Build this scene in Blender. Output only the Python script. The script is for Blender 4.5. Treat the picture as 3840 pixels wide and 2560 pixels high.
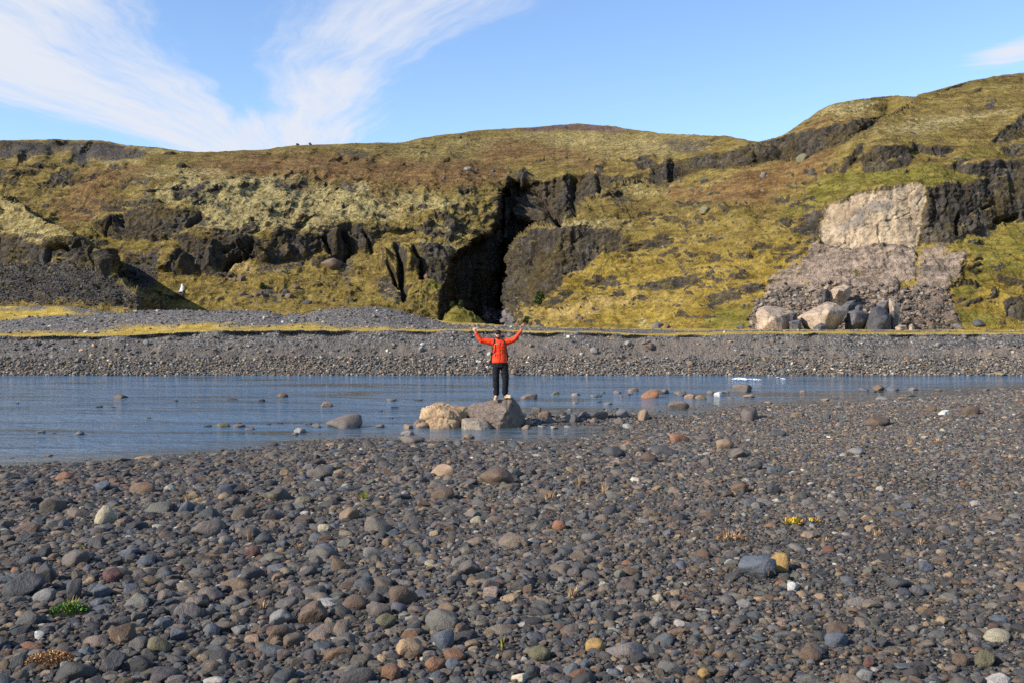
import bpy, bmesh, math, random
import numpy as np
from mathutils import Vector, Matrix, Euler

for o in list(bpy.data.objects):
    bpy.data.objects.remove(o, do_unlink=True)
SC = bpy.context.scene
C = SC.collection
rad = math.radians

# ------------------------------------------------------------------ camera, sky, sun, exposure
F = 3733.0                      # focal length in photograph pixels (35 mm on full frame)
CX, HY, HC = 1920.0, 1180.0, 3.05   # principal column, horizon row, camera height above the river
cam_d = bpy.data.cameras.new("camera")
cam = bpy.data.objects.new("camera", cam_d); C.objects.link(cam)
cam.location = (0, 0, HC); cam.rotation_euler = (rad(90), 0, 0)
cam_d.sensor_width = 36.0; cam_d.lens = 36.0 * F / 3840.0
cam_d.shift_y = (HY - 1280.0) / 3840.0
cam_d.clip_start = 0.1; cam_d.clip_end = 20000
SC.camera = cam

SUN_AZ, SUN_EL = 64.0, 33.0     # degrees: azimuth measured from straight behind the camera towards the left
sdir = Vector((-math.sin(rad(SUN_AZ)) * math.cos(rad(SUN_EL)), -math.cos(rad(SUN_AZ)) * math.cos(rad(SUN_EL)), math.sin(rad(SUN_EL))))
sun_d = bpy.data.lights.new("sun", 'SUN'); sun_d.energy = 5.0; sun_d.angle = rad(0.53); sun_d.color = (1.0, 0.94, 0.85)
sun = bpy.data.objects.new("sun", sun_d); C.objects.link(sun)
sun.rotation_euler = sdir.to_track_quat('Z', 'Y').to_euler()
sun.location = sdir * 100

SC.view_settings.view_transform = 'Standard'; SC.view_settings.look = 'None'
SC.view_settings.exposure = 0.5; SC.view_settings.gamma = 1.0
SC.view_settings.use_curve_mapping = False
SC.cycles.max_bounces = 6; SC.cycles.diffuse_bounces = 3; SC.cycles.glossy_bounces = 3
SC.cycles.use_denoising = False
SC.cycles.sample_clamp_indirect = 4.0

# ------------------------------------------------------------------ node helpers
class NT:
    def __init__(s, tree):
        s.t = tree; s.t.nodes.clear()
    def n(s, typ, ins=None, **props):
        nd = s.t.nodes.new(typ)
        for k, v in props.items(): setattr(nd, k, v)
        for k, v in (ins or {}).items():
            if hasattr(v, 'is_output') or isinstance(v, bpy.types.NodeSocket): s.t.links.new(v, nd.inputs[k])
            else: nd.inputs[k].default_value = v
        return nd
    def math(s, op, a, b=0.0, c=None, clamp=False):
        ins = {0: a, 1: b}
        if c is not None: ins[2] = c
        return s.n('ShaderNodeMath', ins, operation=op, use_clamp=clamp).outputs[0]
    def vmath(s, op, a, b=None):
        ins = {0: a}
        if b is not None: ins[1] = b
        return s.n('ShaderNodeVectorMath', ins, operation=op).outputs[0]
    def mix(s, f, a, b, blend='MIX'):
        nd = s.n('ShaderNodeMix', data_type='RGBA', blend_type=blend)
        for k, v in ((0, f), (6, a), (7, b)):
            if isinstance(v, bpy.types.NodeSocket): s.t.links.new(v, nd.inputs[k])
            elif k == 0: nd.inputs[0].default_value = v
            else: nd.inputs[k].default_value = tuple(v) + ((1.0,) if len(v) == 3 else ())
        return nd.outputs[2]
    def noise(s, vec, scale, detail=4.0, rough=0.55, dist=0.0, out=0):
        return s.n('ShaderNodeTexNoise', {'Vector': vec, 'Scale': scale, 'Detail': detail, 'Roughness': rough, 'Distortion': dist}).outputs[out]
    def mapr(s, v, a, b, c=0.0, d=1.0, smooth=False):
        return s.n('ShaderNodeMapRange', {0: v, 1: a, 2: b, 3: c, 4: d}, interpolation_type='SMOOTHSTEP' if smooth else 'LINEAR').outputs[0]
    def ramp(s, f, stops, interp='LINEAR'):
        nd = s.n('ShaderNodeValToRGB', {0: f}); r = nd.color_ramp; r.interpolation = interp
        while len(r.elements) < len(stops): r.elements.new(0.5)
        for e, (p, c) in zip(r.elements, stops):
            e.position = p; e.color = tuple(c) + (1.0,)
        return nd.outputs[0]

ALB = 0.80     # sRGB values noted from the sunlit photograph -> base colours
def lin(r, g, b):
    f = lambda c: (c / 255.0 / 12.92) if c / 255.0 <= 0.04045 else ((c / 255.0 + 0.055) / 1.055) ** 2.4
    return (ALB * f(r), ALB * f(g), ALB * f(b))

def new_mat(name):
    m = bpy.data.materials.new(name); m.use_nodes = True
    return m, NT(m.node_tree)

def finish(m, t, color, rough=0.85, bump=None, bstr=0.5, bdist=0.05, spec=0.3, **extra):
    ins = {'Base Color': color if isinstance(color, bpy.types.NodeSocket) else tuple(color) + (1.0,), 'Roughness': rough, 'Specular IOR Level': spec}
    ins.update(extra)
    if bump is not None:
        ins['Normal'] = t.n('ShaderNodeBump', {'Strength': bstr, 'Distance': bdist, 'Height': bump}).outputs[0]
    b = t.n('ShaderNodeBsdfPrincipled', ins)
    o = t.n('ShaderNodeOutputMaterial'); t.t.links.new(b.outputs[0], o.inputs[0])
    return m

# ------------------------------------------------------------------ world: clear sky with a sheet of cirrus
W = bpy.data.worlds.new("World"); SC.world = W; W.use_nodes = True
t = NT(W.node_tree)
sky = t.n('ShaderNodeTexSky', sky_type='NISHITA', sun_disc=False, sun_elevation=rad(SUN_EL),
          sun_rotation=math.atan2(sdir.x, sdir.y), altitude=100.0, air_density=1.0, dust_density=0.25, ozone_density=2.2)
geo = t.n('ShaderNodeTexCoord').outputs['Generated']
sep = t.n('ShaderNodeSeparateXYZ', {0: geo})
den = t.math('MAXIMUM', t.math('ADD', sep.outputs[2], 0.03), 0.02)
px = t.math('DIVIDE', sep.outputs[0], den); py = t.math('DIVIDE', sep.outputs[1], den)
flat = t.n('ShaderNodeCombineXYZ', {0: px, 1: py, 2: 0.0}).outputs[0]
# wisps follow curved, converging lines in the cloud layer; psi numbers the line, py runs along it
warp = t.n('ShaderNodeTexNoise', {'Vector': flat, 'Scale': 1.1, 'Detail': 4.0, 'Roughness': 0.6}).outputs[1]
fl2 = t.vmath('ADD', flat, t.vmath('MULTIPLY', t.vmath('SUBTRACT', warp, (0.5, 0.5, 0.5)), (0.30, 0.34, 0.0)))
s2 = t.n('ShaderNodeSeparateXYZ', {0: fl2}); wx_, wy_ = s2.outputs[0], s2.outputs[1]
psi = t.math('MULTIPLY', t.math('ADD', wx_, 1.33), t.math('EXPONENT', t.math('MULTIPLY', t.math('SUBTRACT', t.math('MINIMUM', wy_, 9.0), 3.5), 0.567)))
def strand(a_, b_, det, rgh):
    return t.noise(t.n('ShaderNodeCombineXYZ', {0: t.math('MULTIPLY', psi, a_), 1: t.math('MULTIPLY', wy_, b_), 2: 0.3 * a_}).outputs[0], 1.0, det, rgh)
n1 = strand(2.4, 0.75, 5.0, 0.55); n2 = strand(11.0, 1.2, 6.0, 0.68)
big = t.noise(flat, 1.3, 5.0, 0.6)
def win(x, a0, a1, b0, b1):
    return t.math('MULTIPLY', t.mapr(x, a0, a1, 0, 1, True), t.mapr(x, b0, b1, 1, 0, True))
left = win(psi, -1.55, -0.55, 0.02, 0.36); right = t.math('MULTIPLY', win(psi, 0.28, 0.7, 0.72, 1.25), 0.9)
lowb = t.math('MULTIPLY', win(psi, -1.3, -0.3, 0.8, 1.7), t.mapr(wy_, 3.9, 4.7, 0, 1, True))
bankm = t.math('MAXIMUM', left, t.math('MAXIMUM', right, lowb))
bankm = t.math('MULTIPLY', bankm, t.mapr(sep.outputs[1], 0.55, 0.8, 0, 1, True))      # the bank lies ahead; elsewhere only stray wisps
puff = t.n('ShaderNodeVectorMath', {0: t.vmath('MULTIPLY', t.vmath('SUBTRACT', fl2, (1.70, 3.30, 0.0)), (5.0, 2.4, 0.0))}, operation='LENGTH').outputs[1]
bankm = t.math('MAXIMUM', bankm, t.mapr(puff, 1.0, 0.1, 0.0, 0.9, True))
tex = t.math('ADD', t.math('MULTIPLY', n1, 1.1), t.math('ADD', t.math('MULTIPLY', n2, 0.85), t.math('MULTIPLY', big, 0.5)))
cov = t.math('ADD', t.math('SUBTRACT', tex, 1.225), t.math('MULTIPLY', bankm, 0.80))
cl = t.mapr(cov, 0.20, 0.95, 0.0, 0.97, True)
up = t.mapr(sep.outputs[2], 0.0, 0.05, 0.0, 1.0, True)
cl = t.math('MULTIPLY', cl, up)
skyc = t.mix(1.0, sky.outputs[0], (1.0, 1.07, 1.2), 'MULTIPLY')
col = t.mix(cl, skyc, (4.3, 4.5, 5.0))
bg = t.n('ShaderNodeBackground', {'Color': col, 'Strength': 0.13})
out = t.n('ShaderNodeOutputWorld'); t.t.links.new(bg.outputs[0], out.inputs[0])

# ------------------------------------------------------------------ object helpers
def at(px, py, Y):
    "a photograph pixel and a distance into the scene -> a point"
    return Vector(((px - CX) / F * Y, Y, HC - (py - HY) / F * Y))
def on_water(px, py):
    return at(px, py, HC * F / (py - HY))
def link(name, me, mat=None, parent=None):
    o = bpy.data.objects.new(name, me); C.objects.link(o)
    if mat is not None and not me.materials: me.materials.append(mat)
    if parent is not None: o.parent = parent
    return o
def tag(o, label=None, cat=None, group=None, kind=None):
    if label: o["label"] = label
    if cat: o["category"] = cat
    if group: o["group"] = group
    if kind: o["kind"] = kind
    return o
def grid_mesh(name, P, smooth=True):
    "P: (rows, cols, 3)"
    r, c = P.shape[:2]
    idx = np.arange(r * c).reshape(r, c)
    f = np.stack([idx[:-1, :-1], idx[:-1, 1:], idx[1:, 1:], idx[1:, :-1]], -1).reshape(-1, 4)
    return raw_mesh(name, P.reshape(-1, 3), f, smooth)
def raw_mesh(name, v, f, smooth=True):
    me = bpy.data.meshes.new(name); n, k = f.shape
    me.vertices.add(len(v)); me.vertices.foreach_set('co', np.ascontiguousarray(v, np.float32).ravel())
    me.loops.add(n * k); me.loops.foreach_set('vertex_index', np.ascontiguousarray(f, np.int32).ravel())
    me.polygons.add(n); me.polygons.foreach_set('loop_start', np.arange(0, n * k, k, dtype=np.int32))
    me.update(calc_edges=True)
    if smooth: me.polygons.foreach_set('use_smooth', np.ones(n, bool))
    me.validate()
    return me
def col_attr(me, name, arr):
    a = me.color_attributes.new(name, 'FLOAT_COLOR', 'POINT')
    d = np.ones((len(me.vertices), 4), np.float32); d[:, :arr.shape[1]] = arr
    a.data.foreach_set('color', d.ravel())

# ------------------------------------------------------------------ numpy noise
def _h(ix, iy, iz, seed):
    h = (ix * np.uint32(374761393) + iy * np.uint32(668265263) + iz * np.uint32(2147483647) + np.uint32((seed * 974634777) & 0xffffffff))
    h = (h ^ (h >> np.uint32(13))) * np.uint32(1274126177)
    h = (h ^ (h >> np.uint32(15))) * np.uint32(2246822519)
    return (h ^ (h >> np.uint32(14))).astype(np.float32) * np.float32(1 / 4294967296.0)
def vnoise(x, y, z, seed=0):
    x = np.asarray(x, np.float32); y = np.asarray(y, np.float32); z = np.asarray(z, np.float32)
    x, y, z = np.broadcast_arrays(x, y, z)
    fx, fy, fz = np.floor(x), np.floor(y), np.floor(z)
    ix, iy, iz = (a.astype(np.int32).astype(np.uint32) for a in (fx, fy, fz))
    sm = lambda q: q * q * q * (q * (q * 6 - 15) + 10)
    u, v, w = sm(x - fx), sm(y - fy), sm(z - fz)
    o = np.uint32(1)
    def lx(jy, jz):
        a = _h(ix, jy, jz, seed); b = _h(ix + o, jy, jz, seed); return a + (b - a) * u
    a = lx(iy, iz); b = lx(iy + o, iz); lo = a + (b - a) * v
    a = lx(iy, iz + o); b = lx(iy + o, iz + o); hi = a + (b - a) * v
    return (lo + (hi - lo) * w) * 2 - 1          # -1..1
def fbm(x, y, z, octv=4, seed=0, gain=0.5, ridged=False):
    s = 0; a = 1.0; tot = 0
    for k in range(octv):
        n = vnoise(x * 2.03 ** k, y * 2.03 ** k, z * 2.03 ** k, seed + 17 * k)
        if ridged: n = 1 - 2 * np.abs(n)
        s = s + a * n; tot += a; a *= gain
    return s / tot
def worley(x, y, z, seed=0):
    "distance to nearest and second nearest cell point, and the nearest cell's random value"
    x = np.asarray(x, np.float32); y = np.asarray(y, np.float32); z = np.asarray(z, np.float32)
    fx, fy, fz = np.floor(x), np.floor(y), np.floor(z)
    d1 = np.full(x.shape, 9, np.float32); d2 = d1.copy(); val = np.zeros(x.shape, np.float32)
    for a in (-1, 0, 1):
        for b in (-1, 0, 1):
            for c in (-1, 0, 1):
                ix, iy, iz = ((q + s).astype(np.int32).astype(np.uint32) for q, s in ((fx, a), (fy, b), (fz, c)))
                hx = _h(ix, iy, iz, seed); hy = _h(ix, iy, iz, seed + 1); hz = _h(ix, iy, iz, seed + 2)
                d = (fx + a + hx - x) ** 2 + (fy + b + hy - y) ** 2 + (fz + c + hz - z) ** 2
                near = d < d1
                d2 = np.where(near, d1, np.minimum(d2, d)); val = np.where(near, hx, val); d1 = np.where(near, d, d1)
    return np.sqrt(d1), np.sqrt(d2), val
def sstep(a, b, x):
    q = np.clip((x - a) / (b - a), 0, 1); return q * q * (3 - 2 * q)
# ------------------------------------------------------------------ the far hillside
# where each ground cover and each cliff lies, read off enlarged views of the photograph: (x0, y0, scale)
VIEW = {'a': (0, 460, .4274), 'b': (900, 460, .523), 'c': (1800, 420, .5484), 'd': (2740, 220, .6761), 'k': (1550, 620, .3955), 'r': (2780, 960, .2976), 'p': (0, 0, 1.0)}
MU0, MV0, MS = 0, 200, 3.0
MW, MH = 1281, 360
MUg, MVg = np.meshgrid(MU0 + np.arange(MW) * MS, MV0 + np.arange(MH) * MS)
MASK = {}
def blur(a, r):
    for ax in (0, 1):
        for _ in range(2):
            k = max(1, int(r)); pad = [(0, 0), (0, 0)]; pad[ax] = (k, k)
            cs = np.cumsum(np.pad(a, pad, mode='edge'), axis=ax)
            cs = np.concatenate([np.zeros_like(np.take(cs, [0], ax)), cs], ax)
            n = a.shape[ax]; w = 2 * k + 1
            a = (np.take(cs, np.arange(w, w + n), ax) - np.take(cs, np.arange(0, n), ax)) / w
    return a
def pix(view, pts):
    x0, y0, s = VIEW[view]; return [(x0 + s * x, y0 + s * y) for x, y in pts]
def poly(name, view, pts, val=1.0, soft=2, mode='max'):
    P = pix(view, pts); ins = np.zeros((MH, MW), bool)
    for (x1, y1), (x2, y2) in zip(P, P[1:] + P[:1]):
        if y1 == y2: continue
        cr = ((MVg < y1) != (MVg < y2)) & (MUg < (x2 - x1) * (MVg - y1) / (y2 - y1) + x1)
        ins ^= cr
    m = blur(ins.astype(np.float32), soft) * abs(val)
    cur = MASK.setdefault(name, np.zeros((MH, MW), np.float32))
    if val < 0: cur *= 1 - m
    else: np.maximum(cur, m, out=cur)
def stroke(name, view, pts, w, val=1.0):
    P = pix(view, pts); d = np.full((MH, MW), 1e9, np.float32)
    for (x1, y1), (x2, y2) in zip(P, P[1:]):
        L2 = (x2 - x1) ** 2 + (y2 - y1) ** 2 + 1e-6
        q = np.clip(((MUg - x1) * (x2 - x1) + (MVg - y1) * (y2 - y1)) / L2, 0, 1)
        d = np.minimum(d, (MUg - x1 - q * (x2 - x1)) ** 2 + (MVg - y1 - q * (y2 - y1)) ** 2)
    m = np.exp(-d / (w * w)) * val
    cur = MASK.setdefault(name, np.zeros((MH, MW), np.float32)); np.maximum(cur, m, out=cur)
for nm in 'cliff rock scree heath lichen green scar debris tan gully bulge redcap'.split():
    MASK[nm] = np.zeros((MH, MW), np.float32)

# --- cliffs (steep rock)
KNOLL = [(0,975),(140,1000),(230,1030),(330,1080),(420,1075),(560,1045),(700,1035),(760,1090),(800,1110),(850,1170),(860,1260),(780,1260),(700,1230),(560,1200),(480,1190),(420,1255),(330,1260),(180,1200),(0,1190)]
poly('cliff', 'a', KNOLL)
poly('cliff', 'a', [(850,1170),(930,1220),(960,1300),(1000,1380),(900,1400),(860,1290)])
poly('cliff', 'a', [(820,880),(960,850),(1100,800),(1220,760),(1420,740),(1560,760),(1720,740),(1780,800),(1700,900),(1600,940),(1480,1000),(1320,1030),(1230,1010),(1000,1010),(930,1000),(850,970)], .9)
poly('cliff', 'a', [(1390,1270),(1480,1220),(1590,1100),(1560,1060),(1560,960),(1800,1040),(1900,1000),(2050,980),(2180,980),(2280,1040),(2345,1060),(2345,1250),(2230,1180),(2080,1200),(1960,1270),(1830,1310),(1740,1300),(1640,1330),(1560,1340),(1480,1310),(1420,1330)])
poly('cliff', 'b', [(0,800),(130,830),(200,870),(250,770),(310,760),(400,800),(470,790),(560,800),(620,780),(760,760),(860,740),(960,790),(970,850),(900,910),(740,960),(640,940),(580,900),(520,960),(420,980),(300,980),(250,1020),(160,1030),(100,980),(0,1000)])
for P in ([(420,180),(560,170),(585,230),(500,245),(440,220)], [(130,260),(240,240),(290,300),(150,385)], [(430,440),(620,385),(665,430),(640,570),(420,545)],
          [(50,500),(155,490),(140,545),(50,565)], [(1035,600),(1080,540),(1200,487),(1185,525),(1090,595)], [(0,160),(170,190),(90,245),(0,240)],
          [(330,340),(410,340),(405,400),(280,400)], [(540,320),(625,310),(625,355),(545,355)], [(790,450),(830,450),(830,490),(795,490)], [(0,420),(90,430),(90,470),(0,470)],
          [(760,180),(800,220),(760,290),(700,280)], [(1480,235),(1640,270),(1560,262)], [(110,440),(350,430),(360,460),(110,480)], [(700,770),(765,760),(765,785),(700,785)]):
    poly('cliff', 'a', P, .85, 1)
for P in ([(1290,890),(1480,870),(1560,930),(1535,1100),(1480,1185),(1400,1150),(1310,1090),(1290,980)], [(1330,680),(1490,640),(1560,720),(1620,715),(1630,765),(1500,765),(1440,700)],
          [(1260,730),(1520,790),(1545,860),(1340,825)], [(1070,560),(1150,560),(1150,590),(1080,590)], [(870,790),(960,780),(970,850),(900,830)], [(600,435),(650,450),(590,470)],
          [(640,490),(720,490),(700,520),(650,515)], [(330,610),(375,610),(370,640),(250,640)], [(740,1000),(770,1020),(730,1070)]):
    poly('cliff', 'b', P, .85, 1)
# canyon: the shaded left wall, the back wall and the crag inside
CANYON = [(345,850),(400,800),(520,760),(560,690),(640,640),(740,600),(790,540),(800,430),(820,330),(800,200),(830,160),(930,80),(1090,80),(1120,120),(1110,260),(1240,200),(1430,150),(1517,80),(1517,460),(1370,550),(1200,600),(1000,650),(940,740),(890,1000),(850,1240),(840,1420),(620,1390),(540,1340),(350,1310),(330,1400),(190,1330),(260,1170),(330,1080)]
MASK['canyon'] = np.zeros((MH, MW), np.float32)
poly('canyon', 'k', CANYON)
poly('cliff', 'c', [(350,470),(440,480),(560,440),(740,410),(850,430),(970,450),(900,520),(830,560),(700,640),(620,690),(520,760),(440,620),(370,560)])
poly('cliff', 'c', [(900,430),(1000,440),(1140,430),(1140,460),(960,490)], .8, 1)
# rounded cliff right of the canyon mouth
RCLIFF = [(270,850),(430,800),(560,785),(700,775),(760,785),(820,805),(960,825),(1020,885),(1040,890),(1180,875),(1230,835),(1310,845),(1290,890),(1180,930),(1080,940),(1010,970),(830,970),(780,1010),(720,1080),(590,1110),(560,1190),(440,1300),(360,1340),(290,1340),(300,1180),(300,1250),(160,1390),(150,1380),(175,1180),(200,1000),(230,900)]
poly('cliff', 'c', RCLIFF)
for P in ([(1080,1200),(1230,1160),(1500,1120),(1530,1180),(1250,1222),(1100,1245)], [(1540,1260),(1640,1240),(1830,1190),(1850,1210),(1700,1290),(1600,1305)], [(1200,985),(1340,920),(1345,960),(1240,1000)],
          [(1870,940),(2010,905),(2010,955)], [(1260,738),(1380,738),(1420,762),(1260,764)], [(720,1160),(830,1130),(850,1190),(730,1200)], [(900,1230),(990,1220),(1010,1260),(930,1270)],
          [(440,1330),(560,1230),(640,1230),(560,1310)], [(1570,1010),(1670,1000),(1660,1040),(1580,1040)], [(1060,340),(1200,335),(1210,390),(1100,405)], [(780,370),(840,370),(850,420),(790,420)], [(1700,1090),(1830,1090),(1800,1120),(1700,1120)]):
    poly('cliff', 'c', P, .85, 1)
# back cliff of the right-hand hill
BACK = [(2436,696),(2430,639),(2480,617),(2567,595),(2704,582),(2814,551),(2848,540),(2916,513),(3000,500),(3119,473),(3240,443),(3318,440),(3240,496),(3172,546),(3078,573),(2990,604),(2902,612),(2786,638),(2649,638),(2567,663),(2512,690)]
poly('cliff', 'p', BACK)
for P in ([(720,560),(800,500),(960,490),(1000,540),(1010,590),(880,620),(730,645)], [(960,470),(1110,490),(1200,480),(1250,500),(1150,545),(1000,515)], [(1440,460),(1540,360),(1632,320),(1632,455),(1500,475)],
          [(1180,600),(1330,590),(1632,560),(1632,660),(1400,670),(1280,645)], [(600,630),(680,530),(730,480),(740,520),(640,640)], [(1480,500),(1560,480),(1632,480),(1632,550),(1500,550)],
          [(1520,1330),(1632,1300),(1632,1455),(1520,1435)], [(1470,1195),(1632,1225),(1632,1260),(1480,1240)], [(1140,190),(1280,140),(1300,150),(1160,195)], [(1340,170),(1390,165),(1400,190),(1350,190)],
          [(1260,1380),(1390,1320),(1390,1350),(1300,1390)], [(1190,1080),(1260,1070),(1265,1110),(1200,1115)], [(130,1040),(300,1040),(390,1060),(300,1070),(130,1060)],
          [(150,850),(175,840),(175,880),(155,885)], [(380,900),(510,840),(500,1000),(380,980)], [(0,1185),(60,1180),(50,1205),(0,1205)], [(0,1280),(100,1240),(200,1250),(100,1290),(0,1330)]):
    poly('cliff', 'd', P, .85, 1)
RIGHT_CLIFF = [(1080,720),(1200,712),(1380,682),(1632,640),(1632,880),(1560,890),(1480,920),(1260,1000),(1210,1015),(1040,1025),(1060,860)]
poly('cliff', 'd', RIGHT_CLIFF)
# --- the fresh rockfall scar and its apron
SCAR = [(520,830),(660,760),(770,735),(960,705),(1040,700),(1080,722),(1060,860),(1040,1020),(1020,1060),(930,1040),(820,1040),(700,1070),(600,1060),(500,1040)]
poly('scar', 'd', SCAR, 1, 1)
LOWSCAR = [(500,1040),(600,1060),(700,1070),(820,1040),(930,1040),(1020,1040),(1040,1220),(950,1240),(900,1330),(700,1320),(520,1290),(430,1260),(380,1240),(390,1130),(440,1060)]
poly('debris', 'd', LOWSCAR)
poly('debris', 'd', [(200,1230),(390,1130),(380,1240),(520,1290),(900,1330),(1040,1220),(1090,1120),(1300,1050),(1300,1150),(1200,1290),(1260,1480),(1240,1560),(100,1560),(140,1390),(200,1320)], .95, 3)
# --- ground covers
poly('scree', 'a', [(0,1190),(180,1200),(330,1260),(420,1255),(540,1200),(780,1260),(870,1300),(880,1380),(1000,1400),(1240,1500),(1330,1600),(0,1600)], .8, 4)
for P in ([(600,160),(1000,190),(1320,260),(1250,330),(900,350),(800,320),(700,420),(640,360)], [(1020,1330),(1180,1190),(1400,1090),(1400,1300),(1360,1430),(1200,1490)], [(1500,640),(1600,600),(1900,560),(1800,650),(1600,690)],
          [(330,800),(360,740),(430,700),(400,790)], [(420,470),(620,470),(600,540),(420,540)], [(0,170),(600,150),(640,260),(300,300),(0,330)], [(2080,500),(2250,490),(2230,550),(2100,540)], [(1200,500),(1340,480),(1300,560),(1220,560)],
          [(1690,840),(1800,850),(1800,900),(1690,910)], [(1800,690),(2000,720),(2050,760),(1850,740)]):
    poly('scree', 'a', P, .8, 3)
for P in ([(220,400),(480,420),(440,500),(280,510),(200,440)], [(680,440),(800,430),(860,530),(780,550),(700,500)], [(0,1000),(120,1050),(280,1000),(480,980),(500,1060),(300,1080),(150,1100)], [(940,1150),(1060,1080),(1200,1280),(1230,1340),(1100,1300)],
          [(650,190),(930,190),(930,240),(700,250)], [(140,1200),(200,1150),(330,1290),(260,1320),(180,1300)], [(0,420),(150,410),(140,440),(0,450)], [(700,1000),(820,960),(830,1140),(760,1130)]):
    poly('scree', 'b', P, .65, 3)
for P in ([(900,640),(960,560),(1050,540),(1010,650),(920,680)], [(1180,180),(1700,190),(1600,240),(1450,300),(1300,250)]):
    poly('scree', 'c', P, .6, 3)
poly('scree', 'd', [(1410,220),(1470,200),(1470,260),(1400,270)], .7, 2)
poly('debris', 'd', [(1060,1040),(1200,1040),(1180,1170),(1090,1300),(1040,1250)], .8, 2)
for P in ([(1700,330),(2345,300),(2345,460),(1900,500),(1650,470)], [(700,420),(1300,370),(1500,370),(1000,600),(700,800),(400,860),(650,600)], [(420,700),(900,640),(1200,650),(800,850),(560,920)]):
    poly('heath', 'a', P, .9, 8)
poly('heath', 'b', [(0,230),(700,230),(1300,270),(1915,280),(1915,430),(1500,470),(900,440),(0,380)], 1, 8)
poly('heath', 'b', [(700,450),(1000,450),(1200,560),(1000,600)], .7, 5)
poly('heath', 'c', [(0,190),(350,200),(900,320),(850,400),(600,360),(200,340),(0,430)], .8, 8)
poly('heath', 'c', [(1220,520),(1500,520),(2010,400),(2010,620),(1500,640),(1300,620)], .85, 6)
poly('heath', 'd', [(0,640),(280,590),(640,490),(560,620),(420,680),(250,760),(0,780)], .9, 8)
poly('heath', 'd', [(300,430),(480,330),(760,310),(720,340),(500,390)], .8, 5)
poly('heath', 'd', [(900,350),(1250,290),(1600,260),(1250,340)], .5, 5)
poly('lichen', 'a', [(1400,560),(1700,500),(2345,480),(2345,960),(2000,960),(1600,960),(1560,940),(1750,880),(1750,740),(1400,730),(1100,790),(900,860),(830,880),(900,820),(1200,740)], .85, 5)
poly('lichen', 'a', [(0,640),(130,700),(320,830),(540,950),(700,1030),(560,1045),(330,1080),(140,1000),(0,975)], .7, 4)
poly('lichen', 'a', [(880,165),(1300,210),(1640,262),(1640,290),(1300,255),(1000,215)], .95, 2)
poly('lichen', 'a', [(880,340),(1000,300),(1300,320),(1200,380),(900,390)], .8, 3)
poly('lichen', 'a', [(1300,400),(1500,365),(1960,400),(2000,470),(1500,480),(1200,490)], .7, 4)
poly('lichen', 'b', [(0,390),(300,370),(700,450),(900,460),(1000,560),(1300,640),(960,740),(760,760),(600,780),(250,760),(0,800)], .9, 5)
poly('lichen', 'b', [(1000,500),(1300,480),(1700,560),(1600,640),(1350,650),(1050,580)], .75, 6)
poly('lichen', 'b', [(1300,850),(1500,850),(1640,900),(1560,930),(1300,880)], .8, 3)
poly('lichen', 'b', [(1500,670),(1560,720),(1560,830),(1400,790),(1330,730)], .6, 3)
poly('lichen', 'b', [(100,200),(600,180),(1200,170),(1900,70),(1912,200),(1300,280),(800,200),(300,250)], .5, 8)
poly('lichen', 'c', [(0,150),(500,120),(1100,140),(1700,190),(1300,330),(800,300),(400,230)], .62, 8)
poly('lichen', 'c', [(270,850),(430,790),(640,730),(960,730),(1040,780),(1000,820),(760,780),(560,785)], .8, 3)
poly('lichen', 'c', [(1080,1430),(1160,1420),(1180,1470),(1080,1470)], .9, 2)
poly('lichen', 'c', [(900,500),(1040,470),(1160,520),(1280,560),(1200,640),(1080,600),(1000,540)], .55, 4)
poly('lichen', 'd', [(380,370),(470,300),(560,250),(700,222),(860,220),(760,300),(600,320),(480,330)], .75, 4)
poly('lichen', 'd', [(650,490),(800,400),(1000,340),(1250,290),(1627,260),(1627,320),(1400,330),(1250,400),(1000,440),(800,450)], .75, 5)
poly('green', 'a', [(1100,830),(1320,840),(1330,960),(1200,985),(1100,930)], 1, 2)
poly('green', 'a', [(1470,860),(1600,850),(1590,880),(1500,880)], 1, 1)
poly('green', 'a', [(600,900),(820,890),(900,1000),(1200,1010),(1400,1020),(1300,1100),(1000,1120),(700,1020)], .5, 5)
poly('green', 'b', [(1280,960),(1420,930),(1440,1150),(1500,1180),(1480,1230),(1330,1200),(1310,1100)], .9, 4)
poly('green', 'k', [(330,1310),(440,1300),(620,1370),(560,1450),(350,1400)], 1, 2)
poly('green', 'k', [(980,480),(1100,430),(1240,500),(1310,560),(1150,610),(990,600)], .9, 3)
poly('green', 'k', [(1370,500),(1490,440),(1500,490),(1370,545)], 1, 2)
poly('green', 'k', [(890,1200),(1040,1130),(1030,1240),(900,1280)], 1, 3)
poly('green', 'k', [(900,1040),(1030,950),(1030,1050),(900,1060)], .8, 3)
poly('green', 'k', [(880,1370),(980,1330),(980,1400),(900,1400)], 1, 2)
poly('green', 'c', [(1600,1330),(1900,1340),(1880,1490),(1500,1480)], .9, 6)
poly('green', 'd', [(520,640),(800,610),(1090,580),(1460,650),(1400,680),(1200,710),(1080,720),(960,700),(760,730),(500,830),(300,900),(200,950),(300,830),(450,720)], .85, 4)
poly('green', 'd', [(1060,1040),(1260,1000),(1627,900),(1627,1200),(1400,1250),(1300,1400),(1220,1400),(1300,1150),(1300,1050)], .7, 5)
poly('green', 'd', [(1220,1400),(1500,1440),(1480,1480),(1300,1480)], 1, 3)
poly('green', 'd', [(240,540),(340,520),(370,570),(250,570)], 1, 2)
poly('green', 'd', [(1280,530),(1500,470),(1540,500),(1300,570),(1180,590)], .8, 3)
poly('tan', 'c', [(180,1440),(300,1340),(500,1350),(800,1230),(1100,1260),(1500,1240),(1500,1320),(1200,1330),(800,1400),(400,1470)], .55, 8)
poly('tan', 'a', [(1950,1260),(2080,1200),(2180,1210),(2300,1330),(2250,1350),(2100,1280)], 1, 3)
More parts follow.
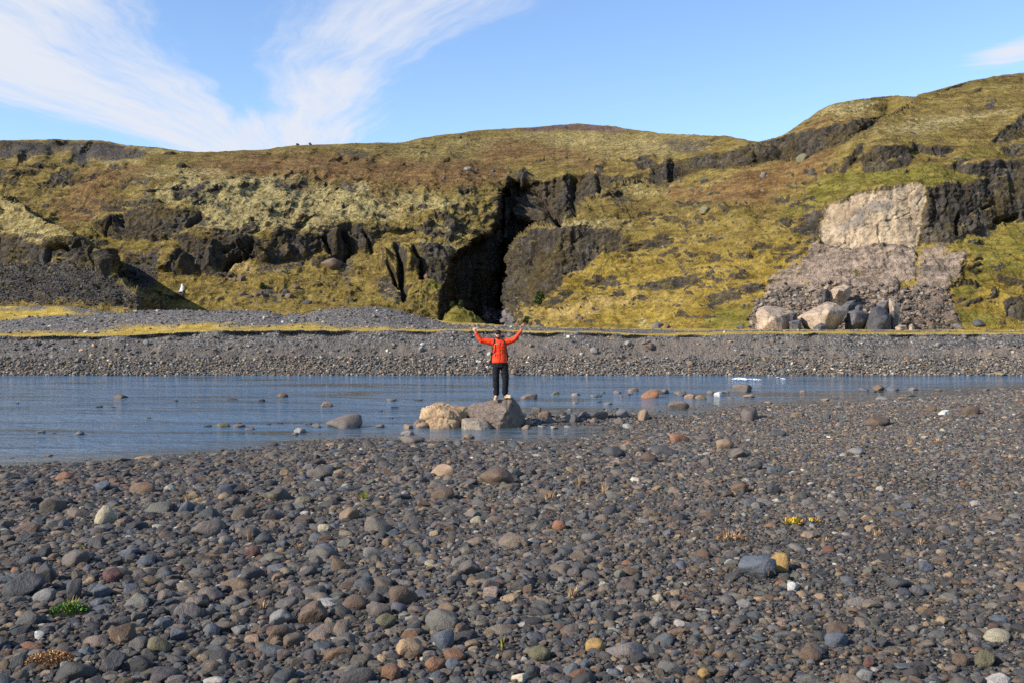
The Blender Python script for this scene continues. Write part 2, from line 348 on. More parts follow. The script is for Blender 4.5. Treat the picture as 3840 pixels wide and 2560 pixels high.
poly('tan', 'c', [(590,1110),(700,1070),(720,1080),(640,1120)], 1, 1)
poly('tan', 'b', [(940,1150),(1060,1080),(1160,1200),(1230,1340),(1100,1300)], .35, 4)
poly('redcap', 'c', [(240,125),(400,98),(560,84),(700,80),(870,94),(990,122),(1000,150),(850,132),(600,128),(420,140),(330,146)], 1, 2)
poly('redcap', 'c', [(1400,150),(1700,172),(1880,205),(1700,195),(1450,172)], .6, 2)
# shaded clefts: narrow notches that cut into the slope
for v, P, w, a in (('b', [(1120,880),(1150,1000),(1165,1100),(1182,1190),(1180,1270)], 9, 1), ('b', [(1250,890),(1285,1000),(1305,1120)], 7, 1), ('b', [(1070,1030),(1120,1130),(1165,1185)], 6, .8),
                   ('a', [(1760,790),(1650,900)], 9, 1), ('b', [(900,800),(930,880),(940,950)], 5, .7), ('b', [(600,830),(650,940)], 6, .8), ('b', [(740,800),(800,900),(740,960)], 13, .9), ('a', [(560,1080),(430,1100),(430,1230)], 6, .9), ('a', [(700,1080),(620,1120),(560,1100)], 6, .9), ('a', [(800,1130),(840,1250)], 6, .8),
                   ('a', [(2200,1060),(2150,1170),(1960,1250)], 14, 1), ('a', [(1960,1130),(2060,1080)], 8, .8), ('b', [(0,880),(80,960)], 9, .9), ('a', [(990,870),(930,990)], 6, .8), ('a', [(1110,850),(1115,930)], 5, .6),
                   ('c', [(640,440),(635,680)], 7, .8), ('c', [(800,440),(830,560)], 6, .7), ('c', [(385,900),(370,1060)], 5, .35), ('k', [(840,200),(900,290)], 8, .8), ('k', [(1010,170),(1000,340)], 9, .9), ('k', [(1130,280),(1230,400),(1370,530)], 12, .9),
                   ('d', [(1260,870),(1250,980)], 5, .5), ('d', [(1400,840),(1440,820)], 4, .5), ('d', [(1460,905),(1600,870)], 7, .7), ('d', [(820,905),(828,1010),(812,1045)], 3.2, .8), ('d', [(660,960),(800,905),(920,890),(1000,850),(1056,785)], 2.6, .6), ('d', [(660,770),(655,1060)], 2.6, .45), ('d', [(500,1045),(560,1030)], 3, .5)):
    stroke('gully', v, P, w, a)
# rounded bosses
for v, P, w, a in (('a', [(1040,890),(1060,990)], 18, .8), ('b', [(540,1020),(640,1000)], 16, .9), ('b', [(330,910),(340,950)], 14, .7), ('b', [(680,820),(690,900)], 16, .9), ('b', [(440,920),(460,960)], 12, .7), ('b', [(130,900),(180,980)], 16, .8), ('b', [(1150,930),(1210,1030)], 18, .9), ('b', [(1040,930),(1060,1010)], 14, .6),
                   ('a', [(1880,1080),(1850,1280)], 16, .9), ('a', [(1640,1200),(1600,1300)], 14, .7), ('a', [(1430,1290),(1450,1300)], 12, .7), ('a', [(900,1230),(930,1330)], 20, .9), ('a', [(1290,660),(1500,640)], 30, .4), ('a', [(200,300),(160,350)], 16, .8), ('a', [(500,200),(520,220)], 16, .8), ('k', [(1060,380),(1070,430)], 16, .8), ('k', [(1020,500),(1180,560)], 22, 1.0), ('k', [(960,180),(970,300)], 18, .9), ('k', [(1080,120),(1090,220)], 18, .8)):
    stroke('bulge', v, P, w, a)
poly('bulge', 'k', [(345,1310),(480,1320),(620,1380),(560,1440),(350,1400)], .8, 4)
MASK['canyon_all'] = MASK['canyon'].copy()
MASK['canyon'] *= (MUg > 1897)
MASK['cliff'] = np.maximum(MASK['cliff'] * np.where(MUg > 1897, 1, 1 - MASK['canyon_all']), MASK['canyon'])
for q in MASK: MASK[q] = np.clip(MASK[q], 0, 1)

def samp(name, u, v):
    u = np.abs(u); u = np.where(u > 3840, 7680 - u, u)
    a = MASK[name]; x = np.clip((u - MU0) / MS, 0, MW - 1.001); y = np.clip((v - MV0) / MS, 0, MH - 1.001)
    i = x.astype(int); j = y.astype(int); fx = x - i; fy = y - j
    return (a[j, i] * (1 - fx) + a[j, i + 1] * fx) * (1 - fy) + (a[j + 1, i] * (1 - fx) + a[j + 1, i + 1] * fx) * fy
def pl(pts, x):
    p = np.array(pts, float); return np.interp(x, p[:, 0], p[:, 1])

SKYLINE = [(-700,545),(-300,535),(0,528),(107,524),(239,523),(385,530),(470,543),(556,552),(637,560),(701,570),(812,570),(1005,562),(1109,546),(1193,541),(1371,539),(1501,536),(1632,512),(1763,494),(1900,486),(2019,475),(2107,467),(2184,465),(2277,472),(2392,488),(2485,502),(2595,505),(2732,514),(2846,537),(2899,519),(2943,507),(2997,467),(3058,423),(3119,389),(3213,370),(3348,361),(3443,362),(3457,358),(3511,342),(3619,308),(3754,284),(3840,273),(4200,235),(4540,215)]
FOOT = [(-700,1200),(0,1200),(500,1204),(1000,1206),(1500,1208),(1640,1214),(1900,1218),(1960,1226),(2300,1230),(2900,1236),(3840,1238),(4540,1238)]
DIST0 = [(-700,120),(0,118),(450,114),(560,111),(1000,108),(1480,108),(1650,111),(1900,116),(1930,112),(1980,108),(2100,102),(2400,96),(2800,84),(3300,78),(3840,76),(4540,76)]
# outlines where a nearer rise hides the ground behind it: (line, jump in distance at each point)
LEDGES = [([(-700,690),(0,733),(60,765),(137,819),(235,870),(307,908),(376,951),(397,981),(427,1032),(480,1070),(534,1097),(600,1140),(660,1200)], [(-700,1.3),(300,1.3),(520,1.28),(660,1.0)]),
          ([(1903,960),(1915,920),(1948,880),(2036,853),(2145,798),(2184,771),(2240,735),(2326,683),(2370,681),(2430,702),(2500,712)], [(1896,1.0),(1906,1.5),(2100,1.75),(2330,1.62),(2420,1.3),(2500,1.0)]),
          ([(2430,698),(2512,692),(2567,666),(2649,641),(2786,640),(2902,614),(2990,606),(3078,575),(3172,547),(3240,498),(3312,443),(3400,400),(3443,370)], [(2420,1.0),(2520,1.12),(2800,1.15),(3200,1.18),(3330,1.2),(3443,1.08),(3450,1.0)])]

NU, NV, NB = 1640, 350, 14
U = np.linspace(-620, 4460, NU)
sky_v = pl(SKYLINE, U)
for _ in range(3): sky_v = np.convolve(np.pad(sky_v, 4, mode='edge'), np.ones(9) / 9, 'valid')
foot_v = pl(FOOT, U)
T = np.linspace(0, 1, NV)
UU = np.repeat(U[None], NV, 0)
VV = foot_v[None] + (sky_v - foot_v)[None] * T[:, None]
# ragged edges for everything painted on the slope
wu = 9 * fbm(UU / 60, VV / 40, 0 * UU, 4, 11, .6); wv = 6 * fbm(UU / 60, VV / 40, 0 * UU + 9, 4, 12, .6)
S = {k: samp(k, UU + wu, VV + wv) for k in MASK}
wu3 = 20 * fbm(UU / 45, VV / 45, 0 * UU, 5, 15, .65); wv3 = 14 * fbm(UU / 45, VV / 45, 0 * UU + 5, 5, 16, .65)
S['debris'] = samp('debris', UU + 1.6 * wu3, VV + 1.6 * wv3); S['scar'] = samp('scar', UU + .7 * wu3, VV + .7 * wv3)
wu2 = 26 * fbm(UU / 110, VV / 60, 0 * UU, 5, 13, .62); wv2 = 15 * fbm(UU / 110, VV / 60, 0 * UU + 9, 5, 14, .62)
for k in ('scree', 'heath', 'lichen', 'green', 'tan'): S[k] = samp(k, UU + wu2, VV + wv2)
S['gully'] = samp('gully', UU + 1.1 * wu, VV + wv) * np.clip(.75 + .7 * fbm(UU / 14, VV / 30, 0 * UU, 3, 17), .15, 1)
outc = fbm(UU / 62, VV / 24, 0 * UU + 4, 4, 23, .55)
S['cliff'] = np.maximum(S['cliff'], .8 * sstep(.36, .5, outc + .10 * (UU < 620)) * sstep(540, 600, VV) * sstep(1190, 1120, VV) * (1 - S['scar']) * (1 - S['debris']) * (1 - .6 * S['heath']))
Q = (HY - VV) / F
base = pl([(200, .30), (480, .30), (600, .34), (700, .42), (900, .52), (1050, .62), (1150, .50), (1260, .34)], VV)
rightw = sstep(2450, 2700, UU)
base = base + rightw * .14
led = fbm(UU / 300, VV / 36, 0 * UU + 2, 3, 21, .45)
base = base * np.exp(.6 * led * sstep(560, 760, VV))
steep = np.maximum(S['cliff'], np.maximum(S['scar'], .0))
ts = base * (1 - steep) + steep * (2.6 + 1.6 * S['scar'])
ts = np.where(S['debris'] > .3, np.maximum(ts, .75 + .5 * fbm(UU / 60, VV / 14, 0 * UU, 3, 31)), ts)
# a hood of gentler ground on top of each cliff
ts = np.maximum(ts, Q + .15)
dq = np.diff(Q, axis=0, prepend=Q[:1])
def smooth_u(A, r, split=1896.0):
    "running mean along the slope, kept apart on the two sides of the canyon mouth"
    out = np.empty_like(A); i = int(np.searchsorted(U, split))
    for sl in (slice(0, i), slice(i, NU)):
        a = A[:, sl]
        for _ in range(2):
            p = np.pad(a, ((0, 0), (r, r)), mode='edge'); cs = np.cumsum(np.pad(p, ((0, 0), (1, 0))), axis=1)
            a = (cs[:, 2 * r + 1:] - cs[:, :-(2 * r + 1)]) / (2 * r + 1)
        out[:, sl] = a
    return out
def smooth_v(A, r):
    a = A
    for _ in range(2):
        p = np.pad(a, ((r, r), (0, 0)), mode='edge'); cs = np.cumsum(np.pad(p, ((1, 0), (0, 0))), axis=0)
        a = (cs[2 * r + 1:] - cs[:-(2 * r + 1)]) / (2 * r + 1)
    return a
rise = np.cumsum(dq / (ts - Q), axis=0)
soft = smooth_u(rise, 70)
drift = rise - soft
low = smooth_v(smooth_u(drift, 4), 22)
rise = soft + smooth_u(drift - smooth_v(drift, 22), 2) + .4 * smooth_u(low, 60)
rise = np.maximum.accumulate(rise, axis=0)
lnY = np.log(pl(DIST0, U))[None] + rise
# the canyon's left wall: sheer below the rim, at the depth the slope has along the rim
RIM = [(1640,1214),(1648,1150),(1653,1083),(1680,1040),(1690,956),(1708,936),(1756,921),(1771,893),(1803,873),(1843,857),(1862,830),(1868,760),(1874,722),(1898,690)]
WALL = np.zeros_like(UU)
for i in np.where((U > 1644) & (U < 1899))[0]:
    rv = pl(RIM, U[i]) + 6 * vnoise(U[i] / 12, 0.0, 5.5, 71); j = int(np.argmin(np.abs(VV[:, i] - rv)))
    lnY[:j, i] = lnY[j, i] + (Q[:j, i] - Q[j, i]) * .25 + .045 * sstep(0, 30, VV[:j, i] - rv) * sstep(1645, 1700, U[i])  # wall pushed back under the rim, an overhang added to deepen its shade
    WALL[:j, i] = 1
print('RIM', [(int(U[i]), round(float(np.exp(lnY[0, i])), 1)) for i in np.where((U > 1640) & (U < 1900))[0][::8]])
def row_at(i, v): return int(np.argmin(np.abs(VV[:, i] - v)))
for n_, (line, jump) in enumerate([LEDGES[0], LEDGES[2], LEDGES[1]]):
    lv = pl(line, U); jp = np.where((U >= line[0][0]) & (U <= line[-1][0]), pl(jump, U), 1.0)
    lv = lv + 5 * fbm(U / 40, 0 * U, 0 * U + 7, 3, 41)
    lj = np.log(jp)
    if n_ == 2:      # behind the near ridge the far slope joins the slope left of the canyon
        cols = np.where((U > 1897) & (U < 2500))[0]; i0, i1 = cols[0] - 2, cols[-1] + 1
        l0, l1 = lnY[row_at(i0, 640), i0], lnY[row_at(i1, 640), i1]
        lj = np.zeros(NU)
        for i in cols:
            w_ = (U[i] - U[i0]) / (U[i1] - U[i0])
            lj[i] = max(l0 + (l1 - l0) * w_ - lnY[row_at(i, 640), i], 0.0)
    lnY = lnY + (lj[None] * sstep(2.5, -2.5, VV - lv[None]) if n_ else -lj[None] * sstep(-2.5, 2.5, VV - lv[None]))
# the moor runs on unbroken above the head of the canyon
i0, i1 = int(np.argmin(np.abs(U - 1800))), int(np.argmin(np.abs(U - 2060)))
cw = ((U[i0:i1 + 1] - U[i0]) / (U[i1] - U[i0]))[None]; cw = cw * cw * (3 - 2 * cw)
join = lnY[:, i0:i0 + 1] * (1 - cw) + lnY[:, i1:i1 + 1] * cw
fade = sstep(705, 655, VV[:, i0:i1 + 1])
lnY[:, i0:i1 + 1] = lnY[:, i0:i1 + 1] * (1 - fade) + join * fade
i0, i1 = int(np.argmin(np.abs(U - 2370))), int(np.argmin(np.abs(U - 2660)))
cw = ((U[i0:i1 + 1] - U[i0]) / (U[i1] - U[i0]))[None]
join = lnY[:, i0:i0 + 1] * (1 - cw) + lnY[:, i1:i1 + 1] * cw
fade = sstep(590, 550, VV[:, i0:i1 + 1])
lnY[:, i0:i1 + 1] = lnY[:, i0:i1 + 1] * (1 - fade) + join * fade
# light smoothing along the slope only
k = np.array([1, 2, 3, 2, 1], float); k /= k.sum()
pad = np.pad(lnY, ((0, 0), (2, 2)), mode='edge')
lnY = sum(k[i] * pad[:, i:i + NU] for i in range(5))
Y = np.exp(lnY); X = (UU - CX) / F * Y; Z = HC + Q * Y
Pt = np.stack([X, Y, Z], -1)
# behind the skyline the tops run on, rolling away
back = [Pt]
for i in range(1, NB + 1):
    s = 1 + .05 * i ** 1.6
    zz = Z[-1] + (Z[-1] - HC) * .03 * i - .02 * (i ** 2) * 3
    back.append(np.stack([X[-1] * s, Y[-1] * s, np.minimum(zz, HC + (Q[-1] - .004 * i) * Y[-1] * s)], -1)[None])
def normals(P):
    du = np.gradient(P, axis=1); dv = np.gradient(P, axis=0)
    n = np.cross(du, dv); n /= np.linalg.norm(n, axis=-1, keepdims=True) + 1e-9
    return n
N0 = normals(Pt)
kb = 9
Nb = N0.copy()
for ax in (0, 1):
    Nb = sum(np.roll(Nb, s, ax) for s in range(-3, 4)) / 7
Nb /= np.linalg.norm(Nb, axis=-1, keepdims=True)
# relief: hummocks on turf, blocks and ribs on rock
steep = np.maximum(steep, WALL)
rockw = np.clip(np.maximum(steep, S['debris'] * .75), 0, 1)
hum = fbm(X / 7, Y / 9, Z / 5, 4, 51, .55)
h2 = fbm(X / 1.6, Y / 2.2, Z / 1.2, 3, 52, .6)
rid = fbm(X / 5, Y / 7, Z / 4, 5, 53, .55, True)
d1, d2, cv = worley(X / 2.6 + .5 * h2, Y / 3.2, Z / 3.4 + .4 * hum, 61)
blk = (cv - .5) * 1.1 - .55 * np.exp(-((d2 - d1) / .12) ** 2)
rib = fbm(X / 1.3, Y / 2.5, Z / 7.0, 3, 54, .6)
frac = fbm(X / .9, Y / .9, Z / .7, 3, 55, .6, True)
disp = (1 - rockw) * (.95 * hum + .36 * h2 + .7 * np.maximum(rid - .3, 0) + .10 * frac) + rockw * (1 - .85 * S['scar']) * (.36 * blk + .5 * rib + .24 * frac + .5 * rid)
disp = disp + S['scar'] * (.22 * rib + .10 * frac + .30 * blk * .6) + S['debris'] * .55 * fbm(X / 6, Y / 6, Z / .9, 4, 58, .6, True)
calm = 1 - .62 * sstep(720, 600, VV) * (1 - rightw * .5) * (1 - rockw)
disp = disp * np.clip(Y / 110, .6, 1.6) * calm
disp = disp - 2.6 * S['gully'] * (1 - .88 * S['scar']) + 1.9 * S['bulge'] * (.8 + .3 * hum)
edge = np.minimum(1, np.arange(NV)[::-1] / 6.0)[:, None]
foot = np.minimum(1, np.arange(NV) / 8.0)[:, None]
P2 = Pt + Nb * (disp * (.4 + .6 * edge) * foot)[..., None]
P2 = np.concatenate([P2] + back[1:], 0)
HILL_N = normals(P2)
slope = 1 - np.abs(HILL_N[:NV, :, 2])
S['rock'] = np.clip(np.maximum(steep * (.55 + .6 * slope + .25 * rid), sstep(.52, .72, slope) * .9), 0, 1) * (1 - S['scar']) * (1 - .6 * S['debris'])
S['green'] = np.clip(S['green'], 0, 1)
def full(a):
    return np.concatenate([a, np.repeat(a[-1:], NB, 0)], 0)
wA = np.stack([full(S[k]) for k in ('rock', 'scree', 'heath', 'lichen')], -1).reshape(-1, 4)
wB = np.stack([full(S[k]) for k in ('green', 'scar', 'debris', 'tan')], -1).reshape(-1, 4)

yel = sstep(780, 1060, VV) * (.35 + .65 * sstep(1850, 2050, UU)) + .25 * sstep(2700, 3000, UU) * sstep(500, 700, VV)
wC = np.stack([full(np.clip(yel, 0, 1)), full(S['redcap']), full(S['scar'])], -1).reshape(-1, 3)
m_hill, t = new_mat("moorland")
oc = t.n('ShaderNodeTexCoord').outputs['Object']
a = t.n('ShaderNodeAttribute', attribute_name='coverA'); b = t.n('ShaderNodeAttribute', attribute_name='coverB')
sa = t.n('ShaderNodeSeparateColor', {0: a.outputs['Color']}); sb = t.n('ShaderNodeSeparateColor', {0: b.outputs['Color']})
cc = t.n('ShaderNodeAttribute', attribute_name='coverC'); sc_ = t.n('ShaderNodeSeparateColor', {0: cc.outputs['Color']})
nf = t.noise(oc, 1.1, 6.0, 0.68); nk = t.noise(oc, 2.0, 6.0, 0.72); nm = t.noise(oc, 0.28, 5.0, 0.6); nx = t.noise(oc, 3.2, 4.0, 0.6)
flatv = t.n('ShaderNodeMapping', {'Vector': oc, 'Scale': (0.5, 0.5, 2.2)}).outputs[0]
nl = t.noise(flatv, 0.8, 6.0, 0.65, 0.6)
upv = t.n('ShaderNodeMapping', {'Vector': oc, 'Scale': (1.6, 1.6, 0.16)}).outputs[0]
ns = t.noise(upv, 0.9, 5.0, 0.6)
def cover(w, nz, k=3.2, amp=1.0):
    return t.math('ADD', t.math('MULTIPLY', t.math('ADD', t.math('SUBTRACT', w, 0.5), t.math('MULTIPLY', t.math('SUBTRACT', nz, 0.5), amp * 2)), k), 0.5, clamp=True)
turf = t.ramp(nl, [(0.28, lin(76, 62, 38)), (0.42, lin(112, 94, 54)), (0.53, lin(140, 120, 68)), (0.64, lin(166, 146, 86)), (0.85, lin(110, 90, 54))])
turf = t.mix(t.mapr(nm, 0.45, 0.66, 0, 0.6), turf, lin(134, 118, 58))
heath = t.ramp(nl, [(0.25, lin(82, 60, 42)), (0.45, lin(116, 85, 56)), (0.6, lin(138, 106, 70)), (0.75, lin(160, 136, 86))])
lich = t.ramp(nf, [(0.25, lin(92, 76, 48)), (0.42, lin(148, 130, 86)), (0.56, lin(188, 172, 122)), (0.8, lin(118, 98, 60))])
scree = t.ramp(nx, [(0.3, lin(50, 47, 46)), (0.5, lin(80, 75, 73)), (0.7, lin(106, 99, 94))])
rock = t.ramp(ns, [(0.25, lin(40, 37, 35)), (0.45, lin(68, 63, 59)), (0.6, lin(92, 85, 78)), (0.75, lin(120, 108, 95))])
rock = t.mix(t.mapr(nm, 0.46, 0.62, 0, 0.75), rock, lin(94, 80, 52))
rock = t.mix(t.mapr(nf, 0.55, 0.67, 0, 0.7), rock, lin(122, 108, 58))
green = t.ramp(nl, [(0.3, lin(74, 69, 30)), (0.5, lin(120, 112, 48)), (0.7, lin(150, 139, 68))])
nscar = t.noise(oc, 0.5, 7.0, 0.7, 0.5)
scarc = t.ramp(nscar, [(0.32, lin(132, 115, 98)), (0.45, lin(172, 151, 126)), (0.56, lin(192, 170, 141)), (0.7, lin(150, 133, 116))])
scarc = t.mix(t.mapr(ns, 0.54, 0.66, 0, 0.7), scarc, lin(122, 104, 90))
scarc = t.mix(t.mapr(nm, 0.56, 0.64, 0, 0.75), scarc, lin(130, 123, 118))
scarc = t.mix(t.mapr(t.math('ABSOLUTE', t.math('SUBTRACT', t.noise(oc, 0.35, 5.0, 0.6, 1.0), 0.5)), 0.0, 0.012, 0.8, 0.0), scarc, lin(64, 56, 50))
deb = t.ramp(nf, [(0.28, lin(88, 78, 68)), (0.43, lin(144, 126, 112)), (0.58, lin(174, 152, 136)), (0.78, lin(122, 107, 94))])
tanc = t.ramp(nf, [(0.3, lin(146, 124, 80)), (0.6, lin(192, 164, 106))])
c = turf
yellow = t.ramp(nl, [(0.28, lin(96, 76, 30)), (0.45, lin(146, 122, 50)), (0.58, lin(174, 148, 66)), (0.8, lin(122, 96, 40))])
c = t.mix(t.math('MULTIPLY', sc_.outputs[0], t.mapr(nf, 0.3, 0.62, 0.45, 1.0)), c, yellow)
c = t.mix(t.mapr(nk, 0.50, 0.62, 0.0, 0.8), c, t.ramp(nm, [(0.4, lin(84, 62, 34)), (0.6, lin(104, 84, 34))]))
c = t.mix(t.math('MULTIPLY', cover(sa.outputs[2], nf, 1.5, 1.1), 0.85), c, heath)
c = t.mix(cover(t.math('MULTIPLY', a.outputs['Alpha'], 0.82), nk, 2.6, 1.9), c, lich)
c = t.mix(cover(t.math('MULTIPLY', sb.outputs[0], 0.9), nf, 2.0, 1.4), c, green)
c = t.mix(cover(b.outputs['Alpha'], nf, 2.0, 1.0), c, tanc)
c = t.mix(cover(sa.outputs[1], nk, 3.0, 1.6), c, scree)
c = t.mix(cover(sc_.outputs[1], nf, 3.0, .9), c, t.ramp(nf, [(0.3, lin(78, 62, 54)), (0.6, lin(128, 104, 92))]))
strata = t.noise(t.n('ShaderNodeMapping', {'Vector': oc, 'Scale': (0.25, 0.25, 2.6)}).outputs[0], 0.7, 6.0, 0.65, 0.8)
deb = t.mix(t.mapr(strata, 0.50, 0.62, 0, 0.7), deb, lin(104, 95, 86))
deb = t.mix(t.mapr(strata, 0.44, 0.34, 0, 0.6), deb, lin(174, 154, 134))
c = t.mix(cover(sb.outputs[2], nk, 1.8, 1.5), c, deb)
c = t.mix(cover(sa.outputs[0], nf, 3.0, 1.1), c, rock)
c = t.mix(cover(sb.outputs[1], nf, 4.0, .5), c, scarc)
tw = t.noise(oc, 2.4, 5.0, 0.7)
mac = t.noise(flatv, 0.22, 4.0, 0.55)
c = t.mix(1.0, c, t.ramp(mac, [(0.35, (0.74, 0.72, 0.69)), (0.5, (0.93, 0.93, 0.92)), (0.68, (1.1, 1.1, 1.08))]), 'MULTIPLY')
c = t.mix(1.0, c, t.ramp(tw, [(0.3, (0.42, 0.40, 0.37)), (0.44, (0.90, 0.90, 0.88)), (0.55, (1.06, 1.06, 1.04)), (0.72, (1.45, 1.43, 1.36))]), 'MULTIPLY')
calmb = t.math('SUBTRACT', 1.0, t.math('MULTIPLY', sb.outputs[1], 0.72))
bh = t.math('ADD', t.math('MULTIPLY', nf, 0.6), t.math('ADD', t.math('MULTIPLY', nx, 0.35), t.math('MULTIPLY', t.noise(oc, 7.0, 3.0, 0.6), 0.2)))
finish(m_hill, t, c, 0.95, t.math('MULTIPLY', bh, calmb), 1.0, 0.7, 0.1)

# which piece of the hillside each quad belongs to: turf, or one of the cliffs (meshes of their own under the hillside)
REG = np.zeros((NV + NB, NU), np.int8)
MASK['r1'] = np.zeros((MH, MW), np.float32)
def region(view, pts, rid):
    MASK['r%d' % rid] = np.zeros((MH, MW), np.float32); poly('r%d' % rid, view, pts, 1, 1)
    REG[:NV][samp('r%d' % rid, UU + wu, VV + wv) > .5] = rid
PARTS = {1: ('cliff', 'grey basalt cliff band above the dark scree of the knoll'), 2: ('cliff', 'dark shaded walls of the canyon'), 3: ('cliff', 'rounded dark mossy cliff right of the canyon mouth'),
         4: ('cliff', 'long dark cliff band below the right-hand summit'), 5: ('cliff', 'dark cliff right of the pale scar'), 6: ('rockfall_scar', 'fresh pale cream and pinkish rockfall scar'), 7: ('cliff', 'hollowed brown cliff at mid height on the left')}
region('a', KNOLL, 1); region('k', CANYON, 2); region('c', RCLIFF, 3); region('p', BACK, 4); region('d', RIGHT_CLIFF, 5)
region('a', [(1390,1270),(1480,1220),(1590,1100),(1560,1060),(1560,960),(1800,1040),(1900,1000),(2050,980),(2180,980),(2420,1000),(2700,1000),(2900,990),(3100,950),(3200,980),(3250,1050),(3000,1180),(2800,1200),(2500,1220),(2230,1180),(2080,1200),(1960,1270),(1830,1310),(1740,1300),(1640,1330),(1560,1340),(1480,1310),(1420,1330)], 7)
region('d', SCAR, 6); MASK['r9'] = np.zeros((MH, MW), np.float32); poly('r9', 'd', LOWSCAR, 1, 1)
REG[:NV][samp('r9', UU + wu, VV + wv) > .5] = 6
nrow, ncol = P2.shape[:2]
idx = np.arange(nrow * ncol).reshape(nrow, ncol)
quads = np.stack([idx[:-1, :-1], idx[:-1, 1:], idx[1:, 1:], idx[1:, :-1]], -1).reshape(-1, 4)
qreg = REG[:-1, :-1].reshape(-1)
allP = P2.reshape(-1, 3); allN = HILL_N.reshape(-1, 3)
hill = None
for rid in range(0, 8):
    q = quads[qreg == rid]
    if len(q) == 0: continue
    used, inv = np.unique(q.ravel(), return_inverse=True)
    nm_ = 'hillside' if rid == 0 else PARTS[rid][0]
    me = raw_mesh(nm_, allP[used], inv.reshape(-1, 4))
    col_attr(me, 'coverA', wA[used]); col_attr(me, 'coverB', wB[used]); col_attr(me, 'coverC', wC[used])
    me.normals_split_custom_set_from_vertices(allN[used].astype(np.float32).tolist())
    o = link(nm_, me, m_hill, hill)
    if rid == 0:
        hill = tag(o, 'mossy brown and ochre hillside with dark cliffs beyond the river', 'hillside', kind='structure')
    else:
        o["label"] = PARTS[rid][1]
def hill_point(px, py):
    "the point of the hillside that the photograph shows at a pixel"
    i = int(np.argmin(np.abs(U - px))); j = int(np.argmin(np.abs(VV[:, i] - py)))
    return Vector(P2[j, i]), Vector(HILL_N[j, i])
# ------------------------------------------------------------------ terrace, gravel ridges and cut bank on the far side of the river
BANK_TOP = [(-700,1262),(0,1257),(150,1259),(400,1259),(560,1250),(700,1243),(900,1238),(1200,1238),(1600,1240),(1800,1239),(2000,1244),(2250,1247),(2400,1256),(2600,1254),(2900,1250),(3300,1250),(3840,1253),(4500,1253)]
BANK_Y = 52.8            # distance of the bank's lip
WATER_Y = HC * F / (1407 - HY)     # far edge of the water
NTU, NTR = 1100, 150
Ut = np.linspace(-650, 4490, NTU)
lip_v = pl(BANK_TOP, Ut) + 3.0 * fbm(Ut / 60, 0 * Ut, 0 * Ut + 4, 4, 81)
zlip = HC - (lip_v - HY) / F * BANK_Y
xs_w = (Ut - CX) / F * WATER_Y
rows = []; kinds = []
# bank face, from under water up to the lip
for s in np.linspace(-.12, 1, 46):
    yy = WATER_Y + (BANK_Y - WATER_Y) * np.clip(s, 0, 1) ** 1.05 - (0.5 if s < 0 else 0)
    prof = np.where(s < 0, s * 3.0, s ** 1.12)
    zz = zlip * prof if s >= 0 else np.full(NTU, s * 4)
    rows.append(np.stack([(Ut - CX) / F * yy, np.full(NTU, yy), zz], -1)); kinds.append(np.full(NTU, 0.0))
# the lip and the terrace behind it, rising into gravel ridges on the left
RIDGE1 = [(-700,1205),(0,1203),(130,1192),(260,1184),(360,1180),(480,1172),(560,1166),(640,1163),(760,1164),(900,1163),(1000,1170),(1060,1184),(1120,1178),(1200,1166),(1280,1157),(1370,1152),(1450,1156),(1530,1176),(1600,1196),(1680,1212),(1740,1222),(1900,1226),(2200,1232),(2600,1240),(3840,1243),(4500,1243)]
RIDGE2 = [(-700,1160),(0,1148),(120,1148),(260,1150),(330,1158),(460,1172),(560,1182),(700,1190),(1600,1200),(1900,1222),(2200,1231),(2600,1238),(3840,1240),(4500,1240)]
r1 = pl(RIDGE1, Ut) + 2.2 * fbm(Ut / 50, 0 * Ut, 0 * Ut + 6, 3, 82); r2 = pl(RIDGE2, Ut)
y1, y2, y3 = 60.0, 68.0, 74.0
z1 = HC - (r1 - HY) / F * y1; z2 = HC - (np.minimum(r2, r1 + 6) - HY) / F * y2
zt = HC - (pl(FOOT, Ut) + 3 - HY) / F * y3
for s in np.linspace(0.004, 1, 34):
    q = s; prof = np.clip((s - .3) / .7, 0, 1); prof = prof * prof * (3 - 2 * prof)
    yy = BANK_Y + (y1 - BANK_Y) * s
    zf = zlip + .02 * np.minimum(s * 8, 1)
    rows.append(np.stack([(Ut - CX) / F * yy, np.full(NTU, yy), zf + (z1 - zf) * prof], -1)); kinds.append(np.full(NTU, 1.0 + s))
for s in np.linspace(0.05, 1, 20):
    yy = y1 + (y2 - y1) * s; dip = -1.0 * np.sin(s * math.pi) * np.clip((z1 - zlip) / 1.2, 0, 1) * .8
    rows.append(np.stack([(Ut - CX) / F * yy, np.full(NTU, yy), z1 + (z2 - z1) * s + dip], -1)); kinds.append(np.full(NTU, 2.0 + s))
for s in np.linspace(0.1, 1, 10):
    yy = y2 + (78 - y2) * s
    rows.append(np.stack([(Ut - CX) / F * yy, np.full(NTU, yy), z2 + (zt - z2) * s], -1)); kinds.append(np.full(NTU, 3.0 + s))
for s in np.linspace(0.1, 1, 12):
    yy = 78 + (230 - 78) * s ** 1.5
    rows.append(np.stack([(Ut - CX) / F * yy, np.full(NTU, yy), HC - (pl(FOOT, Ut) + 3 - HY) / F * yy * 1.0 - .5 * s], -1)); kinds.append(np.full(NTU, 4.0 + s))
PB = np.array(rows); KB = np.array(kinds)
xb, yb, zb = PB[..., 0], PB[..., 1], PB[..., 2]
face = KB < .5
nb = fbm(xb / 1.6, yb / 1.6, zb / 1.0, 4, 83, .6); nb2 = fbm(xb / .35, yb / .35, zb / .3, 2, 84)
hump = np.clip(KB - 1.05, 0, 1) * (KB < 3.9)
srow = np.linspace(-.12, 1, 46); fw = np.where(face, np.interp(np.cumsum(face, 0) - 1, np.arange(46), np.sin(np.clip(srow, 0, 1) * math.pi)), 0)
